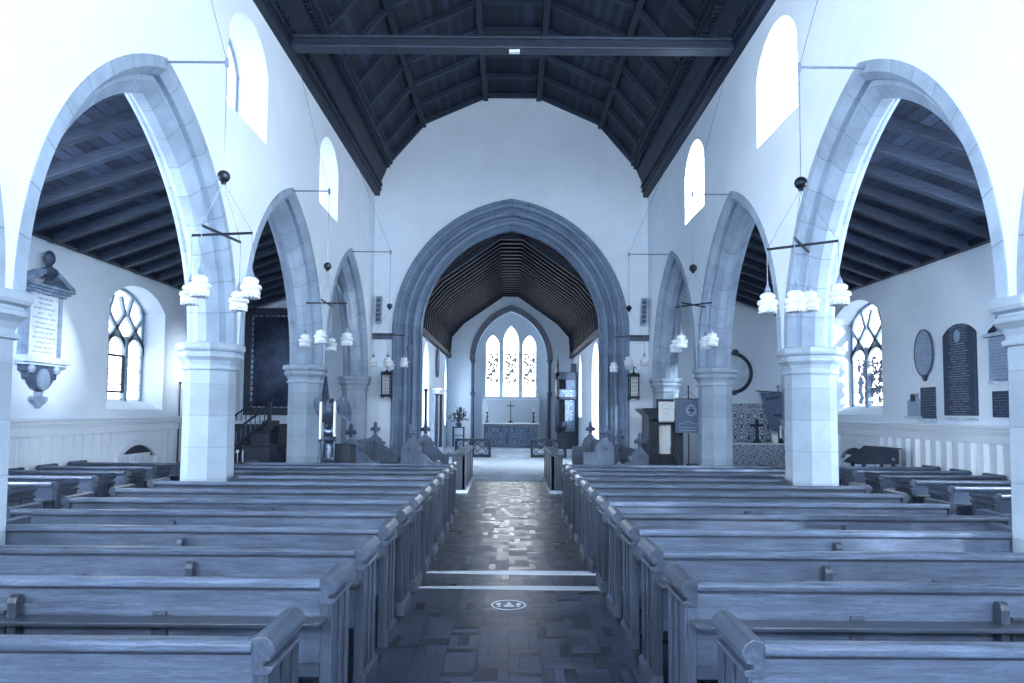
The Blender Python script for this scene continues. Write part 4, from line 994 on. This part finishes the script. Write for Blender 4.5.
m = MB(); m.lathe([(.032, 1.15), (.032, 1.48), (.006, 1.50)], (7.22, 18.25, 0), 12); m.build('candle', M['candle'], t)
m = MB(); m.box(6.98, 7.12, 18.2, 18.22, 1.02, 1.24); m.prism([(7.0, 18.22, 1.02), (7.1, 18.22, 1.02), (7.1, 18.3, 1.02), (7.0, 18.3, 1.02)], (0, 0, .012)); tag(m.build('altar_card', M['cloth_white']), 'small white card standing beside the candle on the side chapel altar', 'card')
t = thing('chapel_banner', 'slanting blue grey banner on a crossed pole beside the damask curtain', 'banner', (7.2, 18.5, 0))
BB = [(6.86, 2.38), (7.46, 2.38), (7.46, 1.32), (7.14, 1.34)]
m = MB(); m.prism([(x, 18.70, z) for x, z in BB], (0, .014, 0)); b = m.build('cloth', bpy.data.materials['slate banner cloth'], t)
m = MB()
for q in range(6): m.box(7.02+q*.065, 7.06+q*.065, 18.69, 18.70, 2.16+.012*q, 2.23+.012*q)
for q in range(3): m.box(7.22+q*.07, 7.27+q*.07, 18.69, 18.70, 1.72, 1.78)
m.build('lettering', M['black_slate'], b)
m = MB(); m.tube((7.35, 18.73, 0), (7.35, 18.73, 2.44), .016, .016, 8); cross_mesh(m, (7.35, 18.73, 2.42), .12, .17, .02); m.tube((6.74, 18.73, 2.42), (7.45, 18.73, 2.38), .013, .013, 8); m.lathe([(.075, 0), (.075, .03), (.03, .06)], (7.35, 18.73, 0), 12); m.build('pole', M['dark_oak'], t)
t = thing('mounted_roundel', 'round memorial in a thick dark ring high on the right aisle end wall', 'memorial', (6.12, 18.9, 2.4))
m = MB(); m.lathe([(.52, 0), (.52, .02)], (0, 0, 0), 40); bmesh.ops.rotate(m.bm, cent=(0, 0, 0), matrix=Matrix.Rotation(PI/2, 3, 'X'), verts=m.bm.verts); bmesh.ops.translate(m.bm, vec=(6.14, 18.94, 2.92), verts=m.bm.verts); m.build('disc', M['marble'], t)
m = MB(); N = 48
rg = []
for i in range(N):
    a = 2*PI*i/N
    rg.append([m.bm.verts.new((6.14+(.54+.05*math.cos(b))*math.cos(a), 18.91+.05*math.sin(b), 2.92+(.54+.05*math.cos(b))*math.sin(a))) for b in [2*PI*j/8 for j in range(8)]])
for i in range(N):
    for j in range(8): m.face([rg[i][j], rg[i][(j+1) % 8], rg[(i+1) % N][(j+1) % 8], rg[(i+1) % N][j]])
m.build('ring', M['black_slate'], t, smooth=True)
m = MB(); m.sphere((6.24, 18.88, 3.49), .09, 12); m.box(6.1, 6.26, 18.86, 18.94, 2.30, 2.36); m.build('knob', M['dark_marble'], t)
t = thing('kneeler', 'low dark kneeling bench in front of the side chapel altar', 'kneeler', (6.7, 16.9, 0))
m = MB(); m.box(6.30, 7.15, 16.7, 17.1, .40, .47); m.build('top', M['dark_oak'], t, bevel=.01)
m = MB(); m.box(6.33, 7.12, 16.72, 16.75, .02, .40); m.build('front_board', M['black_slate'], t)
for x in (6.30, 7.10): m = MB(); m.box(x, x+.05, 16.7, 17.1, 0, .40); m.build('leg', M['dark_oak'], t)

# ------------------------------------------------------------------ memorials on the right aisle wall
XR = XO
def on_wall(m, pts, d0, d1, sd=1): m.prism([(sd*(XO-.003-d0), a, b) for a, b in pts], (-sd*(d1-d0), 0, 0)); return m
def oval(c, z, ry, rz, n=28): return [(c+ry*math.sin(2*PI*i/n), z+rz*math.cos(2*PI*i/n)) for i in range(n)]
t = thing('mounted_oval_memorial', 'grey oval marble memorial on the right aisle wall, left of the tall black board', 'memorial', (XO-.03, 12.28, 2.46))
m = MB(); on_wall(m, oval(12.28, 2.92, .27, .42), 0, .05); m.build('tablet', M['tablet_grey'], t, bevel=.008)
m = MB(); o_ = oval(12.28, 2.92, .27, .42)
for a, b in zip(o_, o_[1:]+o_[:1]): m.bar((XO-.05, *a), (XO-.05, *b), .02, .022, up=(1, 0, 0))
on_wall(m, [(12.20, 2.53), (12.36, 2.53), (12.28, 2.41)], 0, .06); m.build('rim', M['dark_marble'], t)
t = thing('mounted_memorial_board', 'tall black inscribed board with arched top on the right aisle wall', 'memorial', (XO-.03, 11.33, 1.80))
m = MB(); on_wall(m, [(10.93, 1.80), (10.93, 3.16)]+seg_arch(11.33, .40, 3.16, .17)[1:-1]+[(11.73, 3.16), (11.73, 1.80)], 0, .05)
o = m.build('board', M['tablet_black'], t, bevel=.006)
m = MB(); on_wall(m, oval(11.33, 3.12, .075, .105, 16), .05, .065); on_wall(m, [(11.22, 2.985), (11.44, 2.985), (11.44, 2.995), (11.22, 2.995)], .05, .06); m.build('crest', M['grey_marble'], t)
m = MB(); on_wall(m, [(10.95, 1.72), (11.71, 1.72), (11.71, 1.765), (10.95, 1.765)], 0, .04); m.build('pale_ledge', M['marble'], bpy.data.objects['mounted_memorial_board'])
t = thing('mounted_slab', 'small dark upright slab under the grey oval memorial', 'memorial', (XO-.02, 12.22, 1.72))
m = MB(); on_wall(m, [(12.02, 1.74), (12.42, 1.74), (12.42, 2.30), (12.02, 2.30)], 0, .04); m.build('slab', M['tablet_dark'], t, bevel=.006)
m = MB(); on_wall(m, [(12.0, 1.69), (12.44, 1.69), (12.44, 1.74), (12.0, 1.74)], 0, .07); m.build('ledge', M['marble'], t)
t = thing('mounted_urn_monument', 'grey marble tablet under a dark pediment with an urn, far right wall', 'monument', (XO-.05, 10.30, 2.28))
m = MB(); on_wall(m, [(9.98, 2.34), (10.58, 2.34), (10.58, 3.02), (9.98, 3.02)], 0, .07); m.build('tablet', M['tablet_grey'], t, bevel=.01)
m = MB(); on_wall(m, [(9.94, 3.02), (10.66, 3.02), (10.66, 3.07), (9.94, 3.07)], 0, .12); m.build('cornice', M['marble'], t)
for y in (9.98, 10.46): m = MB(); on_wall(m, [(y, 2.29), (y+.12, 2.29), (y+.12, 2.34), (y, 2.34)], 0, .09); m.build('foot', M['marble'], t)
m = MB(); on_wall(m, [(10.62, 3.07), (10.60, 3.13), (10.50, 3.18), (10.44, 3.30), (10.36, 3.38), (10.28, 3.42), (10.22, 3.38), (10.14, 3.32), (10.06, 3.24), (9.98, 3.18), (9.98, 3.07)], 0, .05); m.build('pediment', M['black_slate'], t)
m = MB(); m.lathe([(.05, 0), (.02, .03), (.06, .09), (.07, .13), (.04, .16), (.05, .17)], (XO-.10, 10.30, 3.07), 12); m.build('urn', M['grey_marble'], t, smooth=True)
t = thing('mounted_plaque', 'dark square inscribed plaque under the urn monument', 'memorial', (XO-.02, 10.27, 1.78))
m = MB(); on_wall(m, [(9.96, 1.78), (10.57, 1.78), (10.57, 2.18), (9.96, 2.18)], 0, .04); m.build('slab', M['tablet_dark'], t, bevel=.006)
t = thing('mounted_tablet', 'small pale tablet with a dark crest beside the right aisle window', 'memorial', (XO-.02, 13.13, 1.75))
TY = 12.62
m = MB(); on_wall(m, [(TY-.2, 1.78), (TY+.2, 1.78), (TY+.2, 2.06), (TY+.1, 2.10), (TY+.1, 2.2), (TY-.1, 2.2), (TY-.1, 2.10), (TY-.2, 2.06)], 0, .05); m.build('tablet', M['tablet_grey'], t, bevel=.006)
m = MB(); on_wall(m, [(TY-.06, 2.05), (TY+.06, 2.05), (TY+.07, 2.17), (TY-.07, 2.17)], .05, .065); m.build('crest', M['black_slate'], t)
m = MB(); on_wall(m, [(TY-.24, 1.74), (TY+.24, 1.74), (TY+.24, 1.78), (TY-.24, 1.78)], 0, .08); m.build('ledge', M['marble'], t)
t.location = (XO-.02, TY, 1.75)
for ch in t.children:
    for v in ch.data.vertices: v.co.y += 13.13-TY
t = thing('book_stand', 'dark wooden stand with a sloping top in the right aisle before the panelling', 'book stand', (6.72, 12.75, 0))
m = MB(); m.prism([(6.38, 12.5, .90), (7.10, 12.5, .90), (7.10, 12.5, 1.17), (6.78, 12.5, 1.19)], (0, .55, 0)); m.build('desk', M['black_slate'], t, bevel=.01)
m = MB(); m.prism([(6.36, 12.48, .895), (6.36, 12.48, .92), (6.76, 12.48, 1.215), (7.13, 12.48, 1.195), (7.13, 12.48, 1.175), (6.78, 12.48, 1.19)], (0, .59, 0)); m.build('sloping_lid', M['dark_oak'], t)
m = MB(); m.lathe([(.03, 0), (.03, .01)], (0, 0, 0), 12); bmesh.ops.rotate(m.bm, cent=(0, 0, 0), matrix=Matrix.Rotation(PI/2, 3, 'X'), verts=m.bm.verts); bmesh.ops.translate(m.bm, vec=(6.98, 12.495, .99), verts=m.bm.verts); m.build('lock', M['chrome'], t)
for x in (6.46, 7.0):
    for y in (12.55, 12.95): m = MB(); m.box(x, x+.05, y, y+.05, 0, .90); m.build('leg', M['black_slate'], t)

# ------------------------------------------------------------------ monument on the left aisle wall
t = thing('mounted_monument', 'tall marble wall monument with inscription, broken pediment and bust, left aisle', 'monument', (-XO+.1, 10.78, 1.88))
L = lambda m, pts, d0, d1: on_wall(m, pts, d0, d1, -1)
m = MB(); L(m, [(10.48, 2.62), (11.10, 2.62), (11.10, 3.62), (10.48, 3.62)], 0, .10); m.build('tablet', M['tablet_pale'], t, bevel=.008)
for a in (10.34, 11.10): m = MB(); L(m, [(a, 2.60), (a+.14, 2.60), (a+.14, 3.62), (a, 3.62)], 0, .08); L(m, [(a+.03, 2.66), (a+.11, 2.66), (a+.11, 3.56), (a+.03, 3.56)], .08, .10); m.build('side_pilaster', M['grey_marble'], t)
m = MB()
for e, z0, z1, d in ((.02, 3.62, 3.67, .13), (.07, 3.67, 3.71, .17), (.12, 3.71, 3.75, .21)): L(m, [(10.34-e, z0), (11.24+e, z0), (11.24+e, z1), (10.34-e, z1)], 0, d)
m.build('entablature', M['grey_marble'], t)
for s_ in (-1, 1):
    m = MB(); c = 10.79; L(m, [(c+s_*.58, 3.75), (c+s_*.58, 3.79), (c+s_*.16, 4.0), (c+s_*.14, 3.93), (c+s_*.46, 3.75)], 0, .20); m.build('pediment', M['grey_marble'], t)
m = MB(); m.lathe([(.09, 3.75), (.09, 3.80), (.05, 3.84), (.05, 3.88), (.10, 3.92), (.15, 3.97), (.14, 4.02), (.055, 4.06), (.05, 4.10), (.085, 4.14), (.095, 4.20), (.085, 4.26), (.05, 4.31), (.005, 4.33)], (-XO+.13, 10.80, 0), 16, 0, .8, 1.0); m.build('bust', M['dark_marble'], t, smooth=True)
m = MB()
for e, z0, z1, d in ((.04, 2.57, 2.62, .15), (.10, 2.52, 2.57, .19), (.06, 2.48, 2.52, .15)): L(m, [(10.34-e, z0), (11.24+e, z0), (11.24+e, z1), (10.34-e, z1)], 0, d)
m.build('sill', M['marble'], t, bevel=.006)
m = MB(); L(m, [(10.36, 2.48), (10.36, 2.38), (10.44, 2.36), (10.46, 2.26), (10.54, 2.27), (10.56, 2.2), (10.64, 2.12), (10.79, 2.07), (10.94, 2.12), (11.02, 2.2), (11.04, 2.27), (11.12, 2.26), (11.14, 2.36), (11.22, 2.38), (11.22, 2.48)], 0, .10); m.build('apron', M['dark_marble'], t, bevel=.01)
m = MB(); L(m, oval(10.79, 2.26, .13, .17, 16), .10, .14)
for a in (10.5, 11.08): m.lathe([(.04, 2.36), (.055, 2.42), (.04, 2.48)], (-XO+.13, a, 0), 10)
m.build('shield', M['grey_marble'], t)
m = MB(); L(m, [(10.74, 2.07), (10.84, 2.07), (10.83, 2.0), (10.95, 1.99), (10.97, 1.94), (10.90, 1.88), (10.85, 1.86), (10.79, 1.80), (10.73, 1.86), (10.68, 1.88), (10.61, 1.94), (10.63, 1.99), (10.75, 2.0)], 0, .09); m.build('pendant', M['grey_marble'], t, bevel=.01)

# ------------------------------------------------------------------ left aisle end: painting, stair, desk
t = thing('framed_painting', 'huge dark oil painting in a black frame on the left aisle end wall', 'painting', (-6.4, 18.9, 1.66))
PXa, PXb, PZa, PZb = -7.36, -5.40, 1.66, 4.62
m = MB()
F_ = .20
m.box(PXa, PXb, 18.82, 18.95, PZb-F_, PZb); m.box(PXa, PXb, 18.82, 18.95, PZa, PZa+F_); m.box(PXa, PXa+F_, 18.82, 18.95, PZa+F_, PZb-F_); m.box(PXb-F_, PXb, 18.82, 18.95, PZa+F_, PZb-F_); m.build('frame', M['black_slate'], t, bevel=.02)
m = MB(); m.box(PXa+F_, PXb-F_, 18.88, 18.93, PZa+F_, PZb-F_); m.build('canvas', M['canvas'], t)
m = MB(); z = PZa+F_+.03
while z < PZb-F_-.05: m.box(PXa+F_+.0, PXa+F_+.035, 18.84, 18.885, z, z+.10); m.box(PXb-F_-.035, PXb-F_, 18.84, 18.885, z, z+.10); z += .15
x = PXa+F_+.05
while x < PXb-F_-.05: m.box(x, x+.10, 18.84, 18.885, PZa+F_, PZa+F_+.035); m.box(x, x+.10, 18.84, 18.885, PZb-F_-.035, PZb-F_); x += .15
m.build('inner_beading', M['grey_marble'], t)
t = thing('staircase', 'dark wooden stair with slender balusters below the large painting', 'staircase', (-6.4, 16.8, 0))
m = MB(); n_ = 8
SXa, SXb, SZa, SZb = -6.85, -5.85, .80, 1.62
for q in range(n_):
    a = q/n_; m.box(SXa+(SXb-SXa)*a, SXa+(SXb-SXa)*(a+1/n_)+.03, 16.5, 17.3, 0 if q == 0 else SZa+(SZb-SZa)*a-.12, SZa+(SZb-SZa)*(a+1/n_)-.08)
m.box(-7.2, SXa, 16.5, 17.3, 0, .78); m.box(SXa, -5.75, 16.55, 17.25, 0, .74); m.build('steps', M['dark_oak'], t)
m = MB(); m.bar((SXa-.05, 16.47, SZa-.10), (SXb+.05, 16.47, SZb-.06), .05, .16, up=(0, 1, 0)); m.build('stringer', M['dark_oak'], t)
m = MB(); m.bar((SXa-.05, 16.47, SZa+.26), (SXb+.05, 16.47, SZb+.30), .05, .05, up=(0, 1, 0)); m.build('handrail', M['dark_oak'], t)
for q in range(9):
    a = (q+.5)/9; x, z = SXa+(SXb-SXa)*a, SZa+(SZb-SZa)*a
    m = MB(); m.lathe([(.012, -.06), (.018, .06), (.010, .14), (.016, .22), (.012, .29)], (x, 16.47, z), 8); m.build('baluster', M['stall_oak'], t)
m = MB(); m.box(SXb+.02, SXb+.10, 16.43, 16.51, .74, SZb+.38); m.build('newel_post', M['dark_oak'], t)
m = MB(); m.box(-7.2, -6.0, 17.5, 17.6, 1.44, 1.52); m.build('pale_landing_edge', M['marble'], t)['label'] = 'pale edge of the landing'
m = MB(); m.box(-7.2, -5.9, 17.5, 18.2, 0, 1.44); m.build('landing_panel', M['dark_oak'], t)
m = MB()
m.bar((-7.16, 17.52, 1.56), (-6.55, 17.52, 2.02), .04, .05, up=(0, 1, 0))
for q in range(5): m.tube((-7.12+q*.12, 17.52, 1.5), (-7.12+q*.12, 17.52, 1.59+q*.09), .012, .012, 6)
m.build('upper_handrail', M['dark_oak'], t)
t = thing('side_bench', 'dark bench with arched legs at the foot of the stair in the left aisle', 'bench', (-6.4, 15.9, 0))
m = MB(); m.box(-6.95, -5.85, 15.7, 16.1, .52, .58); m.build('top', M['dark_oak'], t, bevel=.008)
for x0 in (-6.92, -6.40, -5.92):
    m = MB(); m.box(x0, x0+.06, 15.72, 16.08, 0, .52); m.build('leg', M['dark_oak'], t)
m = MB(); o_ = seg_arch(-6.62, .22, .30, .20)
for a, b in zip(o_[:-1], o_[1:]): m.bar((a[0], 15.74, a[1]), (b[0], 15.74, b[1]), .03, .05, up=(0, 1, 0))
m.build('arched_brace', M['dark_oak'], t)
t = thing('reed_organ', 'small dark keyboard console with raised music desk in the left aisle', 'organ', (-5.62, 15.3, 0))
m = MB(); m.box(-5.92, -5.28, 15.1, 15.6, .55, .98); m.box(-5.9, -5.82, 15.12, 15.58, 0, .55); m.box(-5.38, -5.30, 15.12, 15.58, 0, .55); m.build('case', M['black_slate'], t, bevel=.008)
m = MB(); m.box(-5.94, -5.26, 15.04, 15.62, .98, 1.02); m.build('lid', M['dark_oak'], t, bevel=.006)
m = MB(); m.box(-5.80, -5.40, 15.35, 15.38, 1.02, 1.26); m.build('music_desk', M['dark_oak'], t)
m = MB(); m.bar((-6.0, 15.02, .60), (-5.35, 15.02, .78), .03, .03, up=(0, 1, 0)); m.build('sloping_rail', M['black_slate'], t)
m = MB(); m.lathe([(.035, 0), (.04, .03), (.03, .06)], (-5.98, 15.08, .86), 10); m.box(-5.985, -5.975, 15.07, 15.09, .62, .86); m.build('white_light', M['lamp_glass'], t)
m = MB(); m.box(-5.86, -5.83, 15.02, 15.04, .62, .92); m.build('pale_edge', M['marble'], t)
t = thing('armchair', 'dark wooden armchair with curved back rail beside the keyboard console', 'chair', (-4.98, 15.9, 0))
m = MB(); m.box(-5.22, -4.78, 15.7, 16.1, .44, .48); m.build('seat', M['dark_oak'], t, bevel=.01)
for a in (-5.20, -4.83):
    for b in (15.72, 16.05): m = MB(); m.lathe([(.02, 0), (.024, .2), (.02, .44)] if b < 15.9 else [(.02, 0), (.024, .44), (.02, .98)], (a+.015, b+.015, 0), 8); m.build('leg', M['dark_oak'], t)
m = MB(); pts = [(-5.0+.24*math.cos(PI*i/10), 15.92+.17*math.sin(PI*i/10), .94+.07*math.sin(PI*i/10)) for i in range(11)]
for a, b in zip(pts[:-1], pts[1:]): m.bar(a, b, .05, .06)
for sx in (-1, 1): m.bar((-5.0+sx*.24, 15.92, .94), (-5.0+sx*.22, 15.72, .70), .04, .05)
m.build('curved_back_rail', M['dark_oak'], t, bevel=.006)
m = MB()
for q in range(5): x = -5.12+q*.06; m.box(x, x+.025, 16.05, 16.07, .48, .98)
m.build('back_slats', M['dark_oak'], t)
m = MB(); m.tube((-7.46, 15.4, .0), (-7.44, 15.4, 2.38), .018, .015, 8); m.sphere((-7.44, 15.4, 2.4), .03, 8); tag(m.build('warden_staff', M['dark_oak']), 'thin dark staff upright against the left aisle wall, right of the window', 'staff')

# ------------------------------------------------------------------ floor sticker
t = thing('floor_sticker', 'round white floor sticker with two footprints in the middle of the aisle', 'sticker', (0, 6.52, 0))
m = MB(); n_ = 40
for i in range(n_):
    a0, a1 = 2*PI*i/n_, 2*PI*(i+1)/n_
    q = [(.165*math.cos(a0), .165*math.sin(a0)), (.165*math.cos(a1), .165*math.sin(a1)), (.148*math.cos(a1), .148*math.sin(a1)), (.148*math.cos(a0), .148*math.sin(a0))]
    m.prism([(x, 6.52+y, .001) for x, y in q], (0, 0, .002))
m.build('ring', M['sticker_and_light_band'], t)
for sx in (-1, 1):
    m = MB()
    m.prism([(sx*.095+.024*math.cos(2*PI*i/14), 6.545+.042*math.sin(2*PI*i/14), .001) for i in range(14)], (0, 0, .002))
    m.prism([(sx*.088+.016*math.cos(2*PI*i/10), 6.472+.018*math.sin(2*PI*i/10), .001) for i in range(10)], (0, 0, .002)); m.build('footprint', M['sticker_and_light_band'], t)
m = MB(); m.box(-.045, .05, 6.455, 6.475, .001, .003); m.prism([(-.05, 6.49, .001), (.06, 6.49, .001), (.02, 6.53, .001), (-.02, 6.53, .001)], (0, 0, .002)); m.box(-.012, .022, 6.54, 6.60, .001, .003); m.build('pictogram', M['sticker_and_light_band'], t)

for y, w_, lb in ((7.80, .20, 'band of light painted across the aisle floor, the farther of the two beyond the sticker'), (7.14, .16, 'band of light painted across the aisle floor, the nearer one just beyond the sticker')):
    m = MB(); m.prism([(-.93, y-w_*.2, .0005), (.2, y-w_*.5, .0005), (2.2, y-w_*.45, .0005), (2.2, y+w_*.45, .0005), (.2, y+w_*.5, .0005), (-.93, y+w_*.2, .0005)], (0, 0, .003)); tag(m.build('painted_light_band', M['sticker_and_light_band']), lb, 'painted light band', 'painted bands of light across the aisle')  # pale strips laid in place of bands of light on the floor
for x in (-3.15, 3.15):      # fill lights added behind the camera to brighten the near pews
    l = bpy.data.lights.new('fill_light', 'POINT'); l.energy = 260; l.shadow_soft_size = .18; l.color = (.93, .97, 1)
    o = bpy.data.objects.new('fill_light', l); COL.objects.link(o); o.location = (x, -1.6, 3.0)
l = bpy.data.lights.new('sun', 'SUN'); l.energy = 7.0; l.angle = math.radians(3.5); l.color = (.95, .98, 1)
o = bpy.data.objects.new('sun', l); COL.objects.link(o); o.location = (20, -10, 12)
o.rotation_euler = Vector((-1, .88, -.34)).to_track_quat('-Z', 'Y').to_euler()

# ------------------------------------------------------------------ daylight
w = bpy.data.worlds.new('overcast sky'); SC.world = w; w.use_nodes = True
w.node_tree.nodes['Background'].inputs[0].default_value = (.80, .90, 1.0, 1); w.node_tree.nodes['Background'].inputs[1].default_value = .8
SC.view_settings.view_transform = 'Standard'; SC.view_settings.look = 'None'; SC.view_settings.exposure = 0.76; SC.view_settings.gamma = 1
SC.view_settings.use_curve_mapping = False
SC.cycles.max_bounces = 8; SC.cycles.diffuse_bounces = 4; SC.cycles.transparent_max_bounces = 12
SC.cycles.use_denoising = True
